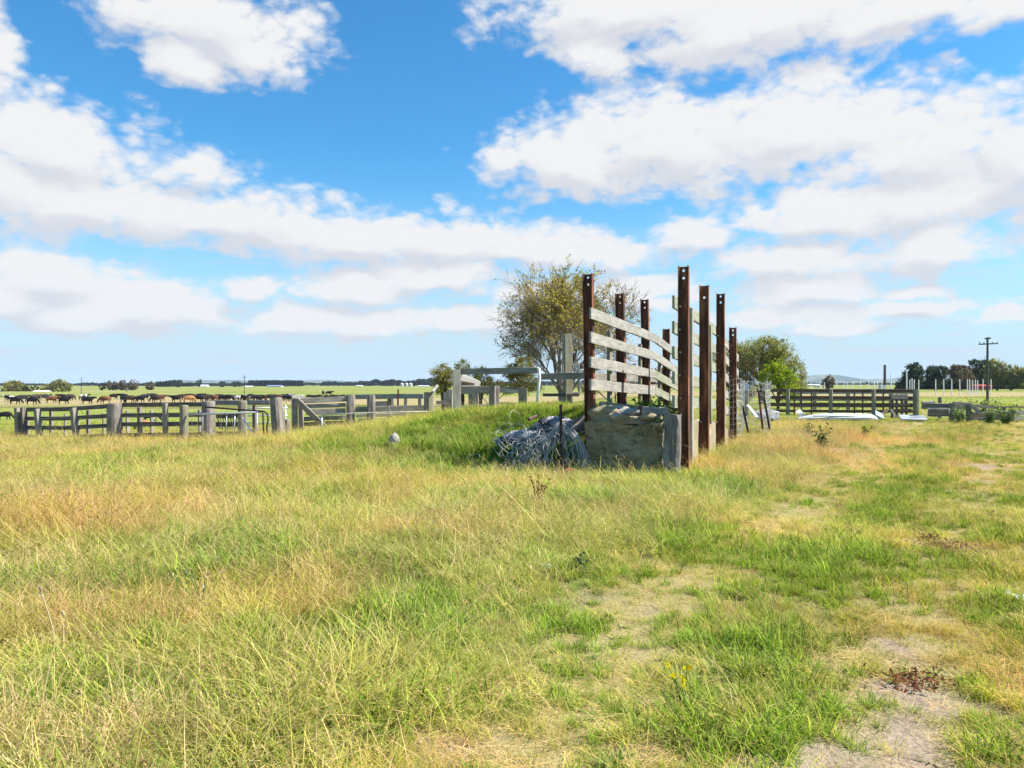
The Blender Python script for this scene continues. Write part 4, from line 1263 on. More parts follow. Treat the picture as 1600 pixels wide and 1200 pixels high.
OLIVE = [(.19, .23, .06), (.28, .295, .085), (.36, .33, .13), (.27, .22, .115)]
DARKG = [(.03, .05, .03), (.05, .075, .042), (.075, .095, .05)]
LIME = [(.30, .40, .03), (.42, .48, .05), (.20, .27, .03)]
WILLOW = [(.18, .20, .06), (.27, .27, .085), (.36, .33, .12)]
GREYBR = [(.16, .125, .09), (.21, .165, .12), (.12, .11, .065), (.24, .19, .13)]
MIX = [(.24, .26, .06), (.36, .32, .09), (.32, .21, .10), (.14, .16, .05)]

# the half-bare tree behind the ramp
def bare_tree():
    Y = 46.0; p = at(876, 600, Y); z0 = gz(p.x, Y) - .2
    k = Y / F
    o = thing('deciduous_tree', (p.x, Y, z0), 'half-bare autumn tree with fine branches and yellowing leaves behind the ramp', 'tree')
    mb = MB(); tips = []
    zb = z0
    def grow(pos, d, L, r, depth):
        n = 4 if depth < 3 else 3
        pts = [pos]; rad = [r]
        dd = d.copy()
        for q in range(n):
            dd = (dd + Vector(rng.normal(0, .10, 3)) + Vector((0, 0, .03))).normalized()
            pts.append(pts[-1] + dd * (L / n)); rad.append(r * (1 - .45 * (q + 1) / n))
        rad = [max(q_, .009) for q_ in rad]
        mb.tube(pts, rad, 6 if depth < 2 else (4 if depth < 4 else 3), False)
        if depth >= 3:
            tips.extend(pts[1:])
        if depth == 5: return
        nb_ = (5, 4, 3, 4, 3)[depth]
        for q in range(nb_):
            f = rng.uniform(.35, 1.0) if q else 1.0
            i = min(n, max(1, int(round(f * n))))
            ang = rng.uniform(.32, .85); ph = rng.uniform(0, 6.28)
            side = dd.orthogonal().normalized(); side = Matrix.Rotation(ph, 3, dd) @ side
            nd_ = (dd * math.cos(ang) + side * math.sin(ang)).normalized()
            grow(pts[i], nd_, L * rng.uniform(.62, .80), rad[i] * rng.uniform(.55, .72), depth + 1)
    mb.tube([(p.x, Y, zb - .2), (p.x + .05, Y, zb + .9), (p.x, Y, zb + 1.9)], [.24, .19, .16], 8)
    mb.tube([(p.x + .5, Y + .2, zb - .2), (p.x + .62, Y + .2, zb + .9), (p.x + .55, Y + .2, zb + 1.9)], [.18, .15, .12], 8)
    for (dx, dy, L, r) in ((-.02, 0, 2.95, .13), (-.30, .2, 2.7, .10), (.36, -.2, 2.9, .11), (.14, .35, 2.9, .11), (-.62, -.1, 2.2, .08), (.80, .2, 2.35, .09), (-.25, -.3, 2.85, .09), (.22, -.4, 2.8, .09), (-.42, .4, 2.4, .07)):
        grow(Vector((p.x + (.5 if dx > .1 else 0), Y + dy * .4, zb + 1.9 - .5 * abs(dx))), Vector((dx, dy, 1)).normalized(), L, r, 0)
    mb.build('trunk', M['bark'], o)
    T = np.array([tuple(t) for t in tips])
    cx = at(885, 470, Y)
    keep = []
    for t in T:
        hx = (t[0] - cx.x) / (62 * k); hz = (t[2] - cx.z) / (66 * k)
        w = .12 + .85 * math.exp(-((hx - .05) * 1.1) ** 2 - ((hz - .45) * 1.1) ** 2)
        keep.append(w)
    keep = np.array(keep)
    idx_ = np.where(rng.random(len(T)) < keep * 1.0)[0]
    C = T[np.repeat(idx_, 3)] + rng.normal(0, .055, (len(idx_) * 3, 3))
    warm = sst(rng.random(len(C)), .2, .8)[:, None]
    cols = pal_cols(len(C), [(.44, .38, .06), (.54, .44, .09), (.42, .26, .10), (.28, .27, .07), (.18, .13, .08)], [.3, .25, .15, .2, .1])
    C = C - np.array([p.x, Y, z0])
    link(bpy.data.objects.new('crown', leaves_mesh('crown', C, .066, cols, M['leaf'])), o)
    print('bare tree tips', len(T), 'leaves', len(C))
bare_tree()

tree('small_tree', 'small bushy tree with yellow-green top behind the thick round post', 693, 622, 40, [(-3, 38, 17, 17), (6, 30, 14, 16), (-6, 20, 10, 14)], MIX, 130, 26, 3.0, 1.0, .12, 8, cat='tree')
tree('bush', 'yellow-green bush peeping over the tall whitish board post', 722, 612, 44, [(0, 36, 12, 13), (5, 22, 14, 16)], [(.26, .28, .05), (.38, .34, .06), (.14, .16, .04)], 70, 24, 3, 1.0, .08, 5, cat='bush')
tree('bush', 'low yellow bush top showing just over the high top rail', 750, 610, 44, [(0, 26, 12, 10), (3, 14, 16, 12)], [(.40, .33, .05), (.28, .27, .05), (.14, .15, .04)], 70, 24, 3, 1.0, .08, 5, cat='bush')
tree('bush', 'green and rusty bush between the low yellow bush and the half-bare tree', 812, 612, 43, [(-12, 32, 18, 12), (6, 38, 17, 18), (4, 18, 26, 14)], [(.28, .28, .06), (.33, .2, .075), (.15, .16, .05), (.36, .31, .06)], 170, 26, 3, 1.0, .08, 6, cat='bush')
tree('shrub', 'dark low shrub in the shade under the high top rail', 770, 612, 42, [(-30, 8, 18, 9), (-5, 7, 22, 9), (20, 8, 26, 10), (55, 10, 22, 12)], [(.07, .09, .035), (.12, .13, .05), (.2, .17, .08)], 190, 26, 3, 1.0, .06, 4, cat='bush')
tree('shrub', 'scrubby dull shrub at the foot of the half-bare tree, behind the rails', 960, 616, 47, [(-40, 14, 24, 12), (20, 18, 40, 14), (70, 24, 26, 18)], [(.09, .10, .04), (.15, .13, .065), (.2, .15, .1)], 190, 26, 3, 1.0, .06, 4, cat='bush')
tree('broad_tree', 'large domed olive-green tree behind the right posts of the ramp', 1190, 612, 62, [(0, 60, 40, 26), (30, 48, 30, 22), (-40, 52, 40, 26), (48, 30, 18, 18), (15, 66, 34, 16), (52, 14, 10, 12)], OLIVE, 520, 30, 3.2, 1.05, .3, 12)
tree('bush', 'grey-brown twiggy bush hugging the ramp side, left of the lime bush', 1168, 625, 50, [(-18, 45, 26, 30), (4, 40, 22, 28), (-6, 18, 30, 18)], [(.10, .075, .06), (.13, .10, .075), (.07, .075, .03), (.11, .12, .035)], 240, 26, 3.2, 1.0, .10, 8, cat='bush')
tree('bush', 'bright lime-green bush in front of the domed tree', 1215, 625, 47, [(0, 40, 14, 26), (12, 28, 18, 24), (-14, 36, 14, 20), (20, 10, 18, 14)], LIME + [(.05, .07, .015)], 230, 26, 2.6, .95, .1, 8, cat='bush', wts=[.3, .35, .2, .15])
tree('bush', 'small dull green bush at the right foot of the lime bush', 1250, 612, 60, [(0, 8, 13, 10), (-8, 6, 10, 8)], OLIVE, 60, 24, 2.5, .9, .06, 4, cat='bush')

# trees along the right field
tree('pine_tree', 'dark ragged pine, leftmost of the row beyond the white poles', 1426, 606, 240, [(0, 28, 13, 11), (-3, 14, 16, 12), (6, 20, 12, 13), (-12, 8, 6, 7)], DARKG, 190, 16, 1.7, .85, .5, 6)
tree('pine_tree', 'dark pine with a spiky top left of the brown round tree', 1462, 606, 250, [(-6, 22, 10, 12), (8, 24, 11, 10), (0, 10, 16, 10)], DARKG, 170, 16, 1.7, .85, .5, 6)
tree('broad_tree', 'rounded brownish tree in the middle of the far right tree row', 1500, 605, 235, [(0, 18, 16, 16), (-5, 24, 12, 12), (6, 12, 14, 11)], GREYBR + [(.15, .13, .05)], 190, 16, 1.7, .8, .5, 6)
tree('pine_tree', 'tall dark pine behind the timber power pole', 1530, 605, 260, [(-4, 34, 12, 11), (8, 30, 12, 12), (0, 14, 20, 14), (-16, 18, 8, 12)], DARKG, 230, 16, 1.7, .85, .5, 6)
tree('broad_tree', 'yellow-green willow directly right of the timber power pole', 1558, 605, 230, [(0, 28, 15, 16), (-6, 18, 12, 16), (8, 14, 14, 14)], WILLOW, 220, 16, 1.6, .8, .4, 6)
tree('broad_tree', 'green rounded willow, rightmost but one of the far right row', 1580, 606, 228, [(0, 22, 13, 14), (8, 12, 12, 12), (-6, 10, 10, 10)], WILLOW + OLIVE, 180, 16, 1.6, .8, .4, 6)
tree('broad_tree', 'green rounded willow at the very right edge of the frame', 1602, 606, 226, [(0, 20, 14, 12), (8, 14, 12, 12), (-8, 9, 12, 9)], WILLOW + OLIVE, 180, 16, 1.6, .8, .4, 6)
tree('broad_tree', 'brown bare-looking round tree alone beyond the long right fence', 1295, 602, 300, [(0, 7, 9, 8), (-4, 5, 6, 5)], GREYBR, 80, 14, 1.2, .7, .4, 5)
tree('broad_tree', 'small dark tree at the foot of the leftmost pine', 1408, 605, 260, [(0, 6, 8, 6)], DARKG, 40, 14, 1.2, .7, .3, 4)

# trees across the left paddock
tree('broad_tree', 'rounded olive tree with a dark base at the far left', 22, 612, 334, [(-4, 9, 12, 8), (8, 8, 10, 8), (0, 3, 16, 4)], OLIVE + MIX, 130, 16, 1.2, .7, .4, 5)
tree('broad_tree', 'wider rounded green-brown tree next right of the far left one', 92, 613, 330, [(2, 12, 12, 9), (10, 8, 9, 8), (-14, 7, 10, 7), (-4, 4, 16, 5)], OLIVE + MIX, 150, 16, 1.2, .7, .4, 5)
tree('hedge', 'long low dark hedge joining the two rounded trees at left', 48, 613, 333, [(-38, 2, 14, 3), (-14, 2.5, 12, 3), (8, 2.5, 12, 3), (22, 4, 7, 4)], [(.04, .04, .02), (.07, .065, .03)], 80, 14, .8, .6, .1, 3, cat='hedge')
for (px, lab) in ((176, 'grey bare tree, left one of the grey clump beyond the herd'), (192, 'grey bare tree, middle one of the grey clump beyond the herd'), (207, 'grey bare tree, right one of the grey clump beyond the herd')):
    tree('bare_tree', lab, px, 610, 400, [(0, 8.5, 8, 7.5), (-2, 5, 7, 5)], GREYBR, 70, 14, 1.0, .6, .4, 5, 'grey bare trees beyond the herd')
tree('bare_tree', 'single grey-brown tree just right of the grey clump', 234, 609, 410, [(0, 6, 7, 6)], GREYBR, 45, 14, 1.0, .6, .4, 4)
tree('bush', 'small dark round bush left of the grey bare clump', 161, 609, 400, [(0, 2.5, 5, 3)], [(.05, .045, .03)], 20, 12, .8, .6, .2, 3, cat='bush')
tree('broad_tree', 'dark blue-green tree with a double head on the left skyline', 277, 606, 800, [(-3, 9, 4, 4), (4, 9, 4, 4), (0, 4, 4, 4)], DARKG, 50, 12, .8, .55, .8, 4)
tree('broad_tree', 'tall pointed dark tree above the white house on the left skyline', 312, 605, 900, [(0, 7, 5, 5), (0, 3, 7, 3)], DARKG, 40, 12, .8, .55, .8, 4)
tree('broad_tree', 'rounded dark tree right of the white house on the left skyline', 347, 605, 850, [(0, 4.5, 6, 4.5)], DARKG + GREYBR[:1], 40, 12, .8, .55, .8, 4)
tree('broad_tree', 'squarish dark trees left of the far pole behind the herd', 369, 605, 900, [(-3, 5, 4, 4.5), (4, 5, 4, 4)], DARKG, 40, 12, .8, .55, .8, 4)

# far-off shelter belts that read as one mass
def belt(px0, px1, base, hpx, Y, pal, n, rag=.4, flat=False):
    k = Y / F; zb = -1.9
    C = []
    m = n
    x = rng.uniform(px0, px1, m)
    top = hpx * (1 + rag * (fbm(x * .09, x * 0, int(Y), 4) * 2 - 1)) if not flat else hpx * (.92 + .08 * rng.random(m))
    z = top * rng.random(m) ** .6
    edge = np.minimum(1, np.minimum(x - px0, px1 - x) / 4 + .4)
    V = np.stack([(x - 800) * k, Y + rng.uniform(-6, 6, m), zb + z * edge * k], -1)
    return V, pal_cols(m, pal, None, .15)
belts = [(0, 130, 0, 3.2, 1500, 700), (125, 300, 0, 4.5, 1300, 1100), (245, 272, 0, 7.5, 900, 350), (250, 300, 0, 6, 1000, 500), (300, 420, 0, 4.0, 1200, 800), (388, 474, 0, 9.0, 1100, 1500), (470, 560, 0, 4.0, 1500, 600),
         (500, 580, 0, 5.5, 1350, 800), (560, 690, 0, 8.5, 1250, 1700), (600, 700, 0, 9.5, 1400, 1300), (690, 900, 0, 6, 1300, 1200), (900, 1180, 0, 4, 1500, 700), (1240, 1420, 0, 3.5, 1600, 900), (1230, 1300, 0, 4, 1300, 400), (1560, 1700, 0, 8, 500, 900), (-100, 10, 0, 5, 1400, 600), (1412, 1660, 0, 13, 300, 2600)]
Vs, Cs = [], []
for b in belts:
    V, c_ = belt(b[0], b[1], b[2], b[3], b[4], [(.018, .03, .02), (.028, .042, .026), (.04, .052, .03)], b[5] * 2, .45, b[0] == 388)
    Vs.append(V); Cs.append(c_)
V = np.concatenate(Vs); c_ = np.concatenate(Cs)
fb = link(bpy.data.objects.new('treeline', leaves_mesh('treeline', V, 1.9, c_, M['leaf'])))
tag(fb, 'dark far-off shelter belts along the horizon', 'trees', None, 'stuff')

# ------------------------------------------------------------------ far farm buildings
def shed(name, px, base_y, Y, wpx, hpx, roofpx, wall, roofm, label, cat, windows=0):
    k = Y / F; c = at(px, base_y, Y); zb = min(c.z, gz(c.x, Y) + .2)
    w, h, r, d = wpx * k / 2, hpx * k, roofpx * k, wpx * k * .35
    o = thing(name, (c.x, Y, zb), label, cat)
    mb = MB()
    vs = [(c.x + sx * w, Y + sy * d, zb + z) for z in (-.5, h) for (sx, sy) in ((-1, -1), (1, -1), (1, 1), (-1, 1))] + [(c.x - w, Y, zb + h + r), (c.x + w, Y, zb + h + r)]
    mb.add(vs, [(0, 1, 5, 4), (1, 2, 6, 9, 5), (2, 3, 7, 6), (3, 0, 4, 8, 7)]); mb.build('wall', M[wall], o)
    e = .06 * w
    mb = MB()
    for sy in (-1, 1):
        a = [(c.x - w - e, Y + sy * (d + e), zb + h - e * .3), (c.x + w + e, Y + sy * (d + e), zb + h - e * .3), (c.x + w + e, Y, zb + h + r + .05), (c.x - w - e, Y, zb + h + r + .05)]
        a2 = [(x, y, z + .15) for x, y, z in a]
        mb.add(a + a2, [(0, 1, 2, 3), (4, 5, 6, 7), (0, 1, 5, 4), (1, 2, 6, 5), (2, 3, 7, 6), (3, 0, 4, 7)])
    mb.build('roof', M[roofm], o)
    for q in range(windows):
        xx = c.x - w + (q + .7) * 2 * w / (windows + .4)
        mb = MB(); mb.beam((xx, Y - d - .03, zb + h * .3), (xx, Y - d - .03, zb + h * .8), w * .18, .05, (0, -1, 0)); mb.build('window', M['glassdark'], o)
    return o
shed('farm_shed', 4, 612, 345, 14, 2.0, 1.6, 'wall_pale', 'roof_white', 'white-roofed shed at the very left edge of the paddock', 'shed', 1)
shed('farm_shed', 66, 613.5, 320, 20, 1.6, 1.4, 'wall_pale', 'roof_white', 'low pale-roofed shed beside the hedge between the two left trees', 'shed', 1)
shed('farm_house', 320, 606, 850, 11, 2.4, 2.2, 'wall_pale', 'roof_white', 'white farmhouse below the pointed dark tree on the left skyline', 'house', 3)
shed('farm_shed', 430, 606, 900, 22, 2.6, 1.3, 'wall_pale', 'roof_blue', 'long blue-roofed shed in front of the long dark shelter belt', 'shed', 3)
shed('farm_shed', 389, 606, 950, 11, 1.8, 1.2, 'wall_pale', 'roof_white', 'small white shed beside the far pole behind the herd', 'shed', 1)
shed('farm_shed', 562, 604, 1100, 10, 1.2, .6, 'wall_pale', 'roof_white', 'thin pale shed in front of the trees, left of the three white tanks', 'shed', 1)
shed('farm_shed', 662, 604, 1050, 16, 1.0, .6, 'wall_pale', 'roof_white', 'long low white shed right of the three white tanks', 'shed', 1)
shed('farm_shed', 1532, 604, 255, 26, 5, 2, 'rust_red', 'rust_red', 'dark red shed half hidden behind the white poles and power pole', 'shed', 1)
shed('farm_shed', 1270, 603, 700, 18, 1.6, 1.0, 'wall_pale', 'roof_white', 'pale shed on the skyline right of the lime bush', 'shed', 2)
shed('farm_house', 1277, 606, 420, 7, 2.6, 1.5, 'wall_pale', 'roof_blue', 'small pale house with a blue-grey roof beyond the right fence', 'house', 2)
for (px, lab) in ((628.3, 'leftmost of three round white tanks below the dark far trees'), (635.4, 'middle of three round white tanks below the dark far trees'), (641.8, 'rightmost of three round white tanks below the dark far trees')):
    Y = 1000; c = at(px, 604, Y); mb = MB(); zb = -1.8
    mb.post((c.x, Y, zb), (c.x, Y, zb + 4.0), 2.15, 20, 0, 1.0, 0)
    o = thing('white_tank', (c.x, Y, zb), lab, 'tank', 'three white farm tanks')
    mb.build('tank_body', M['white'], o)
    mb = MB(); mb.rings([[Vector((c.x + math.cos(a * .314) * r, Y + math.sin(a * .314) * r, zb + z)) for a in range(20)] for r, z in ((2.2, 4.0), (1.2, 4.6), (.1, 4.85))], [[(0, 0, 0)] * 20] * 3)
    mb.build('tank_lid', M['roof_white'], o)

# ------------------------------------------------------------------ cattle
def cow_mesh(head_down):
    """one continuous skin over a skeleton; nose towards +X, feet at z = 0, about 1.35 m at the withers"""
    V, E, Rr = [], [], []
    def ad(p, r, prev=None):
        V.append(p); Rr.append(r)
        if prev is not None: E.append((prev, len(V) - 1))
        return len(V) - 1
    pel = ad((-.68, 0, 1.00), (.30, .33))
    mid = ad((-.20, 0, .93), (.40, .42), pel)
    ch = ad((.30, 0, .94), (.36, .42), mid)
    sh = ad((.66, 0, 1.02), (.26, .33), ch)
    if head_down:
        n1 = ad((.92, 0, .88), (.17, .21), sh); n2 = ad((1.12, 0, .62), (.13, .16), n1); hd = ad((1.24, 0, .42), (.13, .14), n2); nz_ = ad((1.38, 0, .18), (.08, .09), hd)
    else:
        n1 = ad((.95, 0, 1.10), (.17, .21), sh); n2 = ad((1.16, 0, 1.20), (.13, .16), n1); hd = ad((1.32, 0, 1.20), (.13, .15), n2); nz_ = ad((1.56, 0, 1.04), (.085, .09), hd)
    for s in (-1, 1):
        ad((V[hd][0] - .06, s * .21, V[hd][2] + .05), (.03, .05), hd)
    tl = ad((-.98, 0, 1.10), (.06, .06), pel); t2 = ad((-1.06, 0, .85), (.035, .035), tl); ad((-1.06, 0, .45), (.05, .05), t2)
    for s in (-1, 1):
        k = s * .05
        a = ad((.44 + k, s * .20, .62), (.12, .14), ch); b = ad((.48 + 2 * k, s * .20, .34), (.075, .08), a); ad((.47 + 2.5 * k, s * .20, .03), (.06, .07), b)
        a = ad((-.66 - k, s * .21, .70), (.15, .20), pel); b = ad((-.80 - 2 * k, s * .20, .40), (.075, .09), a); ad((-.72 - 2.5 * k, s * .20, .03), (.06, .07), b)
    me = bpy.data.meshes.new('cow'); me.from_pydata(V, E, [])
    o = bpy.data.objects.new('cow_cage', me); COL.objects.link(o)
    md = o.modifiers.new('skin', 'SKIN'); md.use_smooth_shade = True
    for i, sv in enumerate(me.skin_vertices[0].data):
        sv.radius = Rr[i]; sv.use_root = (i == 0)
    sb = o.modifiers.new('sub', 'SUBSURF'); sb.levels = 1; sb.render_levels = 1
    dg = bpy.context.evaluated_depsgraph_get()
    out = bpy.data.meshes.new_from_object(o.evaluated_get(dg))
    bpy.data.objects.remove(o)
    return out
CM = {}
for hd in (0, 1):
    base_me = cow_mesh(hd)
    for c in ('cow_black', 'cow_dark', 'cow_red', 'cow_tan', 'cow_patch'):
        m_ = base_me.copy(); m_.name = 'cow'; m_.materials.clear(); m_.materials.append(M[c])
        CM[(hd, c)] = m_

def cow(px, py, colour, yaw, head, label, scale=1.0, Y=None, group='cattle herd grazing across the left paddock'):
    """feet at photo pixel px, py on the paddock"""
    if Y is None:
        Y = 60.0
        for _ in range(40):
            zz = gz((px - 800) / F * Y, Y); Y = .5 * Y + .5 * (CAMZ - zz) * F / (py - 600)
    x = (px - 800) / F * Y
    o = bpy.data.objects.new('cow', CM[(head, 'cow_' + colour)])
    o.location = (x, Y, gz(x, Y)); o.rotation_euler = (0, 0, yaw); o.scale = (scale,) * 3
    return tag(link(o), label, 'cow', group)
RT, LT = 0.0, math.pi
cow(8, 656.5, 'black', RT + .1, 1, 'black cow grazing alone at the left edge, nearest the photographer', .62)
cow(24, 632, 'black', RT, 1, 'long black cow at the left end of the walking line, ahead of pale ones')
cow(14, 628.5, 'patch', LT, 0, 'black and white cow half hidden behind the leftmost black cow')
cow(34, 628, 'patch', RT + .6, 0, 'white-faced cow showing over the back of the leftmost black cow')
cow(50, 632.5, 'black', RT, 1, 'big black cow second from left with its head low')
cow(55, 626.5, 'dark', RT + 1.2, 0, 'dark cow hidden behind the second black cow, only its back showing')
cow(69, 626, 'patch', RT + 1.0, 0, 'small black and white cow standing alone above the red-brown one')
cow(81, 630.5, 'red', RT + .1, 0, 'red-brown cow walking right, above the left rail fence')
cow(100, 632, 'black', RT, 0, 'black cow walking right beside the red-brown one')
cow(98, 626, 'black', LT, 0, 'black cow standing behind the walking black cow, above the left fence')
cow(112, 626, 'dark', -1.57, 0, 'dark brown cow facing the camera behind the walking black cow')
cow(131, 625.5, 'patch', 1.2, 0, 'black and white cow standing above the short striding black one')
cow(137, 632, 'black', RT, 0, 'short black cow striding right, left of the big split post')
cow(164, 631, 'red', LT, 1, 'red and dark cow grazing directly left of the big split post')
cow(178, 624.5, 'dark', RT, 0, 'dark brown cow farther back, above the big split post')
cow(193, 629.5, 'black', 2.4, 0, 'black cow first to the right of the big split post')
cow(193, 624.5, 'black', LT, 0, 'black back showing behind the first cow right of the split post')
cow(203, 629.5, 'dark', RT + .2, 1, 'dark brown cow with rusty flank right of the split post')
cow(219, 629.5, 'black', RT, 0, 'black cow standing square above the dark rail fence')
cow(227, 625, 'black', 1.0, 0, 'black cow looking over the square-standing one')
cow(244, 629.5, 'dark', LT, 1, 'large dark cow left of the pale fence post')
cow(251, 627, 'red', RT, 0, 'red cow behind the large dark cow near the pale fence post')
cow(240, 624, 'black', LT + .3, 0, 'black cow at the back above the large dark cow')
cow(275, 629, 'black', LT, 0, 'black cow left of the tan one')
cow(283, 625.5, 'dark', RT, 0, 'dark cow standing behind the tan cow')
cow(295, 629.5, 'tan', RT + .1, 1, 'bright tan cow lit by the sun, the only light one in the herd')
cow(300, 624.5, 'dark', LT, 0, 'dark cow behind the bright tan one')
cow(311, 628.5, 'black', RT, 1, 'black cow directly right of the bright tan one')
cow(312, 624, 'black', RT, 0, 'black back just behind the cow right of the tan one')
cols_ = ['dark', 'black', 'dark', 'red', 'black', 'dark', 'black', 'patch', 'black', 'dark', 'black', 'patch', 'black', 'dark', 'patch', 'black', 'dark', 'black', 'dark', 'black', 'dark', 'black']
words_ = {'dark': 'dark brown cow in the packed far herd above the wire gate and timber gate', 'black': 'black cow in the packed far herd above the wire gate and timber gate',
          'red': 'red-brown cow in the packed far herd above the wire gate', 'patch': 'black and white cow in the packed far herd above the wire gate'}
for k in range(30):
    px = 322 + k * 4.6 + random.gauss(0, 1.2); c = cols_[k % len(cols_)]
    if 'red' == c: w_ = words_['red']
    cow(px, 626.5 + random.gauss(0, 1.0), c, random.choice((RT, LT)) + random.gauss(0, .4), int(random.random() < .45), words_[c], random.uniform(.9, 1.05))
for (px, py, c, l) in ((505, 617.5, 'black', 'black cow alone far out in the paddock above the timber gate'), (514, 618, 'black', 'second far black cow right beside the lone one above the timber gate')):
    cow(px, py, c, RT if px > 510 else 1.9, 0, l, 1.0)
for k, px in enumerate((484, 492, 499, 510, 520, 528, 536)):
    cow(px, 623.5 + (k % 2), ('dark', 'black', 'black')[k % 3], random.choice((RT, LT)), 1, 'dark cow grazing low behind the top rail of the timber gate', .8)
cow(199.5, 612, 'patch', LT, 0, 'far black and white cow in front of the grey bare trees', 1.0)
cow(236, 660, 'patch', RT + .4, 1, 'black and white calf seen between the rails right of the split post', .62)
cow(226, 673, 'tan', LT, 1, 'small tan calf low between the rails right of the split post', .35)

# ------------------------------------------------------------------ grass
SRC = bpy.data.collections.new('tuft_sources')       # not linked to the scene: only the ground cover uses it
def tuft(i, n, rad, h0, h1, width, lean, pal, wts=None, seed_heads=0, flat=0.0, droop=.35, broad=False):
    lv = np.array([0, .35, .7, 1.0]); V, Q, Cc = [], [], []
    for k in range(n):
        a = rng.uniform(0, 6.283); r = rad * math.sqrt(rng.random())
        h = rng.uniform(h0, h1); az_ = rng.uniform(0, 6.283)
        d = np.array([math.cos(az_), math.sin(az_)]); side = np.array([-d[1], d[0], 0])
        ln = abs(rng.normal(lean, .18)) * h; dr = rng.uniform(0, droop) * h
        w = width * rng.uniform(.6, 1.25)
        b = len(V)
        tw = rng.uniform(-.6, .6); dryt = rng.uniform(0, .55)
        c0 = np.array(pal[rng.choice(len(pal), p=wts)]) * (1 + rng.normal(0, .14))
        for q, f in enumerate(lv):
            p = np.array([r * math.cos(a) + d[0] * (ln * f + ln * .8 * f * f), r * math.sin(a) + d[1] * (ln * f + ln * .8 * f * f), h * (1 - flat) * f - dr * f ** 3 + flat * .03 * math.sin(f * 3)])
            ww = w * ((1, .95, .7, .12)[q] if not broad else (.35, 1, .9, .1)[q])
            V.append(p - side * ww / 2 + np.array([d[0], d[1], 0]) * tw * ww * .3); V.append(p + side * ww / 2)
            cc = np.clip(c0 * (1 - dryt * f * f) + np.array((.60, .47, .24)) * dryt * f * f, 0, 1); Cc += [cc, cc]
        for q in range(3): Q.append((b + 2 * q, b + 2 * q + 1, b + 2 * q + 3, b + 2 * q + 2))
        if k < seed_heads:                            # a feathery head at the tip
            tip = V[-1]; sc = np.clip(np.array((.40, .31, .16)) * (1 + rng.normal(0, .18)), 0, 1)
            up = np.array([d[0] * .6, d[1] * .6, .8]); up /= np.linalg.norm(up)
            for s_ in range(5):
                o = tip - up * (.012 * s_) + rng.normal(0, .004, 3)
                s2 = np.cross(up, rng.normal(size=3)); s2 /= np.linalg.norm(s2); L_ = rng.uniform(.012, .022)
                b = len(V)
                V += [o, o + up * L_ * .5 + s2 * .0028, o + up * L_, o + up * L_ * .5 - s2 * .0028]; Cc += [sc] * 4
                Q.append((b, b + 1, b + 2, b + 3))
    me = np_mesh('tuft', np.array(V), np.array(Q), M['grass'], np.array(Cc))
    o = bpy.data.objects.new('tuft_%02d' % i, me); SRC.objects.link(o)

G_GREEN = [(.12, .21, .02), (.17, .27, .028), (.24, .31, .04), (.34, .35, .08)]
G_YEL = [(.32, .33, .06), (.42, .385, .09), (.52, .44, .15), (.24, .285, .045)]
G_STRAW = [(.68, .53, .29), (.60, .45, .22), (.56, .46, .19), (.42, .39, .11)]
G_BROWN = [(.52, .36, .20), (.62, .46, .27), (.42, .29, .15), (.54, .43, .18)]
G_LUSH = [(.12, .24, .016), (.18, .32, .022), (.28, .40, .04), (.065, .14, .014)]
G_THATCH = [(.60, .45, .25), (.52, .38, .20), (.66, .53, .32), (.42, .37, .14)]
KINDS = {}
i = 0
for name, cnt, args in (
    ('turf', 3, dict(n=52, rad=.14, h0=.05, h1=.13, width=.006, lean=.5, pal=G_GREEN)),
    ('mid', 4, dict(n=46, rad=.14, h0=.10, h1=.27, width=.0064, lean=.6, pal=G_YEL + G_GREEN[1:3], droop=.5)),
    ('straw', 4, dict(n=34, rad=.15, h0=.12, h1=.42, width=.0043, lean=.5, pal=G_STRAW + G_YEL[:2] + G_GREEN[1:3], seed_heads=7, droop=1.0)),
    ('brown', 3, dict(n=28, rad=.13, h0=.18, h1=.38, width=.0030, lean=.32, pal=G_BROWN, seed_heads=10, droop=.5)),
    ('lush', 3, dict(n=44, rad=.12, h0=.10, h1=.28, width=.0092, lean=.45, pal=G_LUSH, droop=.6)),
    ('thatch', 3, dict(n=38, rad=.17, h0=.10, h1=.26, width=.0042, lean=1.0, pal=G_THATCH + G_YEL[:1], flat=.86)),
    ('arc', 3, dict(n=5, rad=.12, h0=.36, h1=.62, width=.0042, lean=.8, pal=G_STRAW[:3] + G_YEL[1:2], seed_heads=4, droop=.9)),
    ('broad', 2, dict(n=16, rad=.08, h0=.06, h1=.15, width=.028, lean=.9, pal=[(.09, .16, .03), (.12, .19, .035), (.07, .13, .03)], broad=True, droop=.5)),
):
    KINDS[name] = []
    for _ in range(cnt):
        tuft(i, **args); KINDS[name].append(i); i += 1
KN = list(KINDS)

def cover_points():
    X, Y_ = [], []
    for (y0, y1, dens, x_lim) in ((1.5, 5, 240, .85), (5, 8, 170, .82), (8, 12, 130, .80), (12, 17, 95, .80), (17, 24, 66, .78), (24, 34, 26, .78), (34, 60, 6.0, .76), (60, 130, 1.0, .74)):
        n = int(dens * x_lim * (y1 ** 2 - y0 ** 2))
        yy = np.sqrt(rng.uniform(y0 ** 2, y1 ** 2, n)); X.append(rng.uniform(-x_lim, x_lim, n) * yy + rng.normal(0, .3, n)); Y_.append(yy)
    return np.concatenate(X), np.concatenate(Y_)
gx, gy = cover_points()
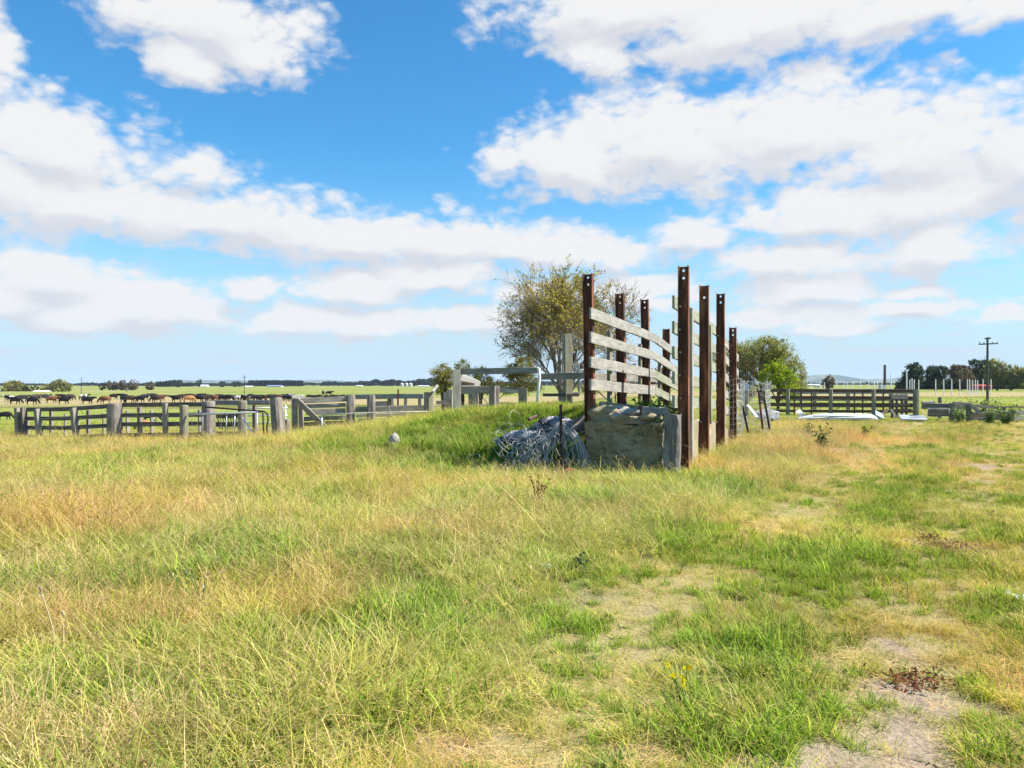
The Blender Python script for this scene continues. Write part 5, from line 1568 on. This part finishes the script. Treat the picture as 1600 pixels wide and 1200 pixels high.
# nothing grows where the ramp stands
uu = (gx - R0.x) * RU.x + (gy - R0.y) * RU.y; vv = (gx - R0.x) * RV.x + (gy - R0.y) * RV.y
inside = (uu > -.42) & (uu < 8.0) & (vv > -.02) & (vv < 1.78)
ea = earth(gx, gy)
keep = (~inside) & (rng.random(len(gx)) > ea * .80)
gx, gy, ea = gx[keep], gy[keep], ea[keep]
uu, vv = uu[keep], vv[keep]
d1, s1 = dline(gx, gy, T1); d2, s2 = dline(gx, gy, T2)
trk = tracks(gx, gy)
leftof = np.where(s1 > 0, d1, -d1)
tall = sst(leftof, .15, 1.3) * (1 - sst(gy, 24, 30))
mound = np.exp(-(np.minimum(gx - 1.0, 0) / 5.0) ** 2) * np.exp(-(np.maximum(gx - 2, 0) / 1.6) ** 2) * sst(gy, 13.2, 15.5) * (1 - sst(gy, 21, 24))
rside = sst(gx - (.435 * gy - 2.3), 0, 1.2) * sst(gy, 9.5, 12) * (1 - sst(gy, 26, 32)) * sst(leftof, -.4, .4)
n1 = fbm(gx * .55, gy * .55, 41, 4); n2 = fbm(gx * 1.3, gy * 1.3, 57, 3); n3 = fbm(gx * .22, gy * .22, 71, 3)
gpatch = np.zeros_like(gx)
for (a, b, r, q) in ((-2.1, 6.6, 1.1, .9), (-2.6, 5.7, .7, .5), (1.2, 9.6, 1.2, .7), (2.9, 6.9, .8, .6), (.1, 4.9, .5, .5), (-1.3, 4.4, .6, .35), (1.9, 5.6, .5, .5), (.9, 3.7, .5, .35), (-2.0, 3.6, .5, .3),
                     (-.7, 5.3, .5, .4), (2.4, 11.6, 1.4, .5), (-.3, 12.6, 1.2, .8), (3.8, 6.6, .5, .5), (3.6, 4.8, .6, .6), (5.2, 8.3, .6, .8), (1.2, 3.4, .4, .3), (-8.5, 14, 2.5, 1.5), (-.6, 14.3, .6, .6)):
    gpatch = np.maximum(gpatch, np.exp(-((gx - a) / r) ** 2 - ((gy - b) / q) ** 2))
bpatch = np.zeros_like(gx)
for (a, b, r, q) in ((-4.2, 8.0, 1.3, 1.0), (-.7, 7.4, .8, .7), (.55, 8.2, 1.0, .8), (-2.3, 4.9, .7, .5), (-3.2, 6.0, .8, .6), (-.9, 6.1, .6, .5), (1.7, 4.9, .5, .4), (5.3, 15.5, 1.4, 1.6), (4.4, 12.8, 1.2, 1.0), (7.4, 18, 1.5, 2), (7.2, 15.5, 1.2, 1.6), (10.8, 21, 2.5, 1.0), (8.6, 14.6, .9, .8), (-6.5, 9.5, 1.5, 1), (.3, 9.2, .8, .6), (-1.9, 3.1, .8, .3)):
    bpatch = np.maximum(bpatch, np.exp(-((gx - a) / r) ** 2 - ((gy - b) / q) ** 2))
strip = np.exp(-((d1 - d2) / (.35 + .02 * gy)) ** 2) * (s1 < 0) * (s2 > 0) * (1 - sst(gy, 11, 18))
gpatch = np.maximum(gpatch, .85 * strip)
gpatch *= sst(n2, .25, .6) * 1.1; bpatch *= sst(n2, .30, .62) * 1.1
w = {}
w['turf'] = .50 + .35 * (1 - tall) + .5 * trk + .3 * sst(n1, .5, .7) * (1 - tall) + .5 * mound
w['mid'] = .55 + .6 * sst(n1, .45, .7) + 1.4 * mound
w['straw'] = tall * (.65 + 1.3 * sst(n3, .42, .62)) * (1 - .85 * mound) + .10 + .45 * (1 - tall) * sst(n3, .4, .6) + .5 * mound * sst(gy, 18.5, 19.5)
w['brown'] = .04 + tall * .35 * sst(1 - n1, .45, .62) + 4.0 * bpatch + 1.5 * rside + .35 * (1 - tall) * sst(1 - n3, .4, .6) + .30 * tall * (1 - mound) + .9 * tall * sst(n1, .52, .62) * sst(n2, .58, .7)
w['lush'] = .12 + 4.0 * gpatch + 6.0 * mound * sst(n2, .25, .45) + 2.8 * sst(n2, .52, .62)
w['thatch'] = .35 + 2.0 * trk + 1.1 * (1 - tall) * sst(n2 + .3 * n3, .34, .70) + .5 * sst(gy, 7, 11) * (1 - tall) + 3.0 * ea
w['broad'] = .08 + .3 * gpatch + .06 * (1 - tall)
w['arc'] = .01 + .05 * tall * (1 - .8 * mound)
far_ = sst(gy, 26, 36)
w['straw'] = w['straw'] * (1 - far_) ; w['brown'] = w['brown'] * (1 - far_ * .8) * (1 - .85 * mound); w['thatch'] *= (1 - far_ * .5)
D = sst(fbm(gx * .62, gy * .62 + .2 * gx, 131, 3) + .15 * sst(-gx, 0, 4) * sst(gy, 6, 10) + .06 * sst(gx, 2, 5) * sst(gy, 8, 12), .44, .60) * (1 - .9 * mound)
D = np.clip(np.maximum(D, bpatch * .9) - gpatch, 0, 1)
for k_ in ('straw', 'brown', 'arc'): w[k_] = w[k_] * (.40 + 1.75 * D)
for k_ in ('turf', 'lush', 'broad', 'mid'): w[k_] = w[k_] * (1.30 - .85 * D)
W = np.stack([w[k] for k in KN], 1); W = W / W.sum(1, keepdims=True)
pick = (rng.random((len(gx), 1)) > np.cumsum(W, 1)).sum(1).clip(0, len(KN) - 1)
kind = np.array([KINDS[KN[k]][int(r * len(KINDS[KN[k]]))] for k, r in zip(pick, rng.random(len(gx)))], np.int32)
scl = rng.uniform(.65, 1.25, len(gx)) * (.62 + .30 * tall * (1 - .55 * mound)) * (.45 + .55 * n1 + .75 * fbm(gx * 2.4, gy * 2.4, 77, 2))
scl *= (1 - .30 * trk) * (.80 + .20 * sst(gy, 5, 9))
scl *= 1 + .10 * sst(gy, 9, 24) + .35 * sst(gy, 24, 60)
scl *= np.where(pick == KN.index('lush'), .9 + .25 * n2, 1)
scl *= 1 - .35 * far_
scl *= 1 + .9 * np.exp(-((gx - at(752, 690, 14.3).x) / .45) ** 2 - ((gy - 14.3) / .5) ** 2)
clear = np.exp(-((gx - at(845, 700, 13.2).x) / .95) ** 2 - ((gy - 13.35) / .45) ** 2)
scl *= 1 - .6 * clear
front = (uu > -1.0) & (uu < -.3) & (vv > 0) & (vv < 1.9)
scl = np.where(front, scl * .62, scl)
scl *= np.where(pick == KN.index('turf'), 1.15, 1)
tv = .88 + .58 * fbm(gx * .8, gy * .8, 91, 3) + rng.normal(0, .17, len(gx))
warm = (fbm(gx * .4, gy * .4, 95, 3) - .5) * .35
warm = warm + .06 + .05 * (1 - tall) + .06 * (D - .4)
tint = np.stack([tv * (1 + warm), tv, tv * (1 - warm * .6), np.ones_like(tv)], 1).astype(np.float32)
rot = np.stack([rng.normal(0, .10, len(gx)), rng.normal(0, .10, len(gx)), rng.uniform(0, 6.283, len(gx))], 1).astype(np.float32)
pm = bpy.data.meshes.new('grass')
pm.vertices.add(len(gx))
pm.vertices.foreach_set('co', np.stack([gx, gy, height(gx, gy) - .012], 1).astype(np.float32).ravel())
for nm, ty, data, key in (('pick', 'INT', kind, 'value'), ('scl', 'FLOAT', scl.astype(np.float32), 'value'), ('rot', 'FLOAT_VECTOR', rot, 'vector'), ('tint', 'FLOAT_COLOR', tint, 'color')):
    a_ = pm.attributes.new(nm, ty, 'POINT'); a_.data.foreach_set(key, np.ascontiguousarray(data).ravel())
go = link(bpy.data.objects.new('grass', pm))
tag(go, 'long mixed green and straw-coloured grass covering the foreground', 'grass', None, 'stuff')
ng = bpy.data.node_groups.new('grass_cover', 'GeometryNodeTree')
ng.interface.new_socket('Geometry', in_out='INPUT', socket_type='NodeSocketGeometry')
ng.interface.new_socket('Geometry', in_out='OUTPUT', socket_type='NodeSocketGeometry')
a_in = ng.nodes.new('NodeGroupInput'); a_out = ng.nodes.new('NodeGroupOutput')
ci = ng.nodes.new('GeometryNodeCollectionInfo'); ci.inputs['Collection'].default_value = SRC
ci.inputs['Separate Children'].default_value = True; ci.inputs['Reset Children'].default_value = True
ip = ng.nodes.new('GeometryNodeInstanceOnPoints'); ip.inputs['Pick Instance'].default_value = True
def named(n, ty):
    x = ng.nodes.new('GeometryNodeInputNamedAttribute'); x.data_type = ty; x.inputs['Name'].default_value = n
    return x.outputs['Attribute']
e2r = ng.nodes.new('FunctionNodeEulerToRotation')
ng.links.new(named('rot', 'FLOAT_VECTOR'), e2r.inputs[0])
ng.links.new(a_in.outputs[0], ip.inputs['Points'])
ng.links.new(ci.outputs[0], ip.inputs['Instance'])
ng.links.new(named('pick', 'INT'), ip.inputs['Instance Index'])
ng.links.new(e2r.outputs[0], ip.inputs['Rotation'])
ng.links.new(named('scl', 'FLOAT'), ip.inputs['Scale'])
ng.links.new(ip.outputs[0], a_out.inputs[0])
gmod = go.modifiers.new('cover', 'NODES'); gmod.node_group = ng
print('grass tufts', len(gx))

# ------------------------------------------------------------------ single plants in the grass
def stalks(name, label, cat, px, py, Y, n, h, spread, pal, heads=None, leaf=None, group=None):
    c = at(px, py, Y); z0 = gz(c.x, Y) if name != 'ramp_weed' else c.z
    o = thing(name, (c.x, Y, z0), label, cat, group)
    mb = MB(); tips = []
    for k in range(n):
        d = Vector((random.gauss(0, spread), random.gauss(0, spread), 1)); L = h * random.uniform(.65, 1.05)
        pts = [Vector((c.x, Y, z0 - .03)) + d * (L * f) * Vector((1, 1, 1)).length / 1.732 + Vector((d.x, d.y, 0)) * (.3 * f * f * L) for f in (0, .35, .7, 1)]
        mb.tube(pts, [.006, .005, .004, .002], 4, False); tips.append(pts)
    mb.build('stem', pal['stem'], o)
    rel = np.array([c.x, Y, z0])
    if leaf:
        C = []
        for pts in tips:
            for q in range(leaf[0]):
                f = random.random() ** 1.2 * 3; i_ = min(2, int(f)); p_ = pts[i_].lerp(pts[i_ + 1], f - i_)
                C.append(np.array(p_) + rng.normal(0, leaf[1], 3))
        C = np.array(C) - rel
        link(bpy.data.objects.new('foliage', leaves_mesh('foliage', C, leaf[1], pal_cols(len(C), leaf[2]), M['weed'], 0, .45)), o)
    if heads:
        for pts in tips:
            C = []
            for q in range(heads[0]):
                f = 1 - random.random() * heads[3]; p_ = pts[2].lerp(pts[3], f)
                C.append(np.array(p_) + rng.normal(0, heads[1] * .7, 3))
            C = np.array(C) - rel
            link(bpy.data.objects.new('flower_head', leaves_mesh('flower_head', C, heads[1], pal_cols(len(C), heads[2]), M['weed'], 0, .8)), o)
    return o
STEMG = {'stem': mat_plain('green_stem', (.11, .16, .04), .8)}
STEMB = {'stem': mat_plain('red_brown_stem', (.13, .045, .025), .8)}
STEMS = {'stem': mat_plain('straw_stem', (.42, .33, .17), .8)}
stalks('dock_plant', 'dark red-brown dock seed stalks standing in the grass below the wire coils', 'plant', 841, 795, 9.4, 9, .46, .12, STEMB, (26, .012, [(.12, .04, .022), (.18, .07, .035), (.08, .03, .02)], 2.2))
stalks('ragwort_plant', 'tall yellow-flowered weed beside the track in front of the white hull', 'plant', 1283, 700, 17.0, 12, .62, .20, STEMG, (5, .018, [(.55, .42, .03), (.4, .3, .05)], .3), (22, .045, [(.05, .085, .035), (.08, .12, .05)]))
stalks('ragwort_plant', 'smaller yellow-flowered weed just behind the tall one by the track', 'plant', 1262, 672, 20.5, 10, .55, .22, STEMG, (5, .02, [(.5, .40, .05), (.4, .3, .05)], .3), (18, .045, [(.08, .12, .04), (.12, .14, .05)]))
stalks('ragwort_plant', 'yellow-flowered weed farthest up the track, below the white hull', 'plant', 1350, 672, 22, 8, .4, .22, STEMG, (5, .02, [(.5, .40, .05)], .3), (18, .04, [(.08, .12, .04)]))
stalks('thistle_plant', 'dark green upright thistle beside the worn track edge', 'plant', 906, 905, 6.1, 3, .20, .10, STEMG, None, (34, .022, [(.035, .075, .035), (.05, .10, .05)]))
stalks('yellow_flower', 'bright yellow flowers low in the foreground grass', 'flower', 1070, 1112, 3.62, 5, .24, .2, STEMG, (8, .010, [(.75, .58, .01), (.8, .65, .02)], .25))
stalks('daisy_cluster', 'white daisy heads in the grass left of the dry brown patch', 'flower', 695, 858, 7.15, 6, .22, .22, STEMG, (7, .013, [(.75, .72, .72), (.7, .6, .62)], .08))
stalks('daisy_cluster', 'white daisy heads beside the dark green thistle', 'flower', 850, 915, 5.9, 5, .15, .3, STEMG, (5, .010, [(.78, .76, .74)], .08))
stalks('daisy_cluster', 'white daisy heads at the right edge of the photo', 'flower', 1590, 955, 5.3, 6, .12, .3, STEMG, (6, .012, [(.78, .76, .74)], .08))
stalks('daisy_cluster', 'few pinkish daisy heads in the tall grass at left', 'flower', 318, 960, 5.2, 7, .30, .25, STEMG, (4, .010, [(.7, .6, .55), (.5, .25, .2)], .08))
stalks('seed_stalk', 'tall pale feathery grass stalk leaning at the lower left', 'plant', 100, 1060, 4.1, 2, .48, .18, STEMS, (46, .0065, [(.62, .50, .34), (.55, .44, .28)], .35))
for (t, v, h, lab) in ((.6, 1.0, .5, 'leafy green weed growing on the ramp deck behind the pale rubble slab'), (2.2, .5, .5, 'leafy green weed growing on the ramp deck under the lowest left rails'), (1.8, 1.3, .45, 'leafy green weed behind the tallest rusty post on the ramp deck'), (3.6, .9, .5, 'leafy green weed farther down the ramp deck')):
    p = ramp_pt(t, v, deck_z(t) - .1)
    stalks('ramp_weed', lab, 'weed', 800 + p.x / p.y * F, 600 + (CAMZ - p.z) / p.y * F, p.y, 9, h, .32, STEMG, None, (30, .05, [(.05, .10, .03), (.08, .14, .04), (.12, .17, .05)]))
for (px, py, Y, n_, h_, sp_, lab) in ((1572, 664, 29.5, 14, .75, .35, 'grassy green weed clump at the right end of the collapsed pen'), (1538, 640, 36, 16, 1.0, .25, 'tall leafy weed standing behind the collapsed pen, below the power pole'), (1500, 664, 30.2, 12, .7, .3, 'green weed growing up inside the notched end wall of the pen'), (1547, 663, 30.2, 12, .55, .35, 'pale green weed at the front of the long rail of the pen')):
    stalks('yard_weed', lab, 'weed', px, py, Y, n_, h_, sp_, STEMG, None, (34, .06, [(.09, .15, .06), (.13, .19, .08), (.19, .23, .10)]))
def dead_leaves(px, py, n, sx, sy, label, pal):
    Y = CAMZ * F / (py - 600); c = at(px, py, Y)
    C = np.stack([c.x + rng.normal(0, sx, n), Y + rng.normal(0, sy, n), np.zeros(n)], 1)
    C[:, 2] = height(C[:, 0], C[:, 1]) + rng.uniform(.005, .06, n)
    o = link(bpy.data.objects.new('dead_leaves', leaves_mesh('dead_leaves', C - np.array([c.x, Y, 0]), .017, pal_cols(n, pal), M['weed'], 0, .34)))
    o.location = (c.x, Y, 0)
    tag(o, label, 'dead leaves', None, 'stuff')
dead_leaves(1482, 856, 700, .17, .16, 'patch of brown withered dock leaves on the right track', [(.13, .06, .04), (.20, .11, .08), (.28, .18, .14)])
dead_leaves(1432, 1066, 260, .12, .08, 'patch of rusty dead leaves on the bare soil at lower right', [(.22, .09, .04), (.30, .14, .07), (.16, .07, .04)])
dead_leaves(1452, 842, 200, .06, .10, 'small dark clump of withered leaves just left of the brown patch', [(.09, .045, .035), (.15, .09, .07)])
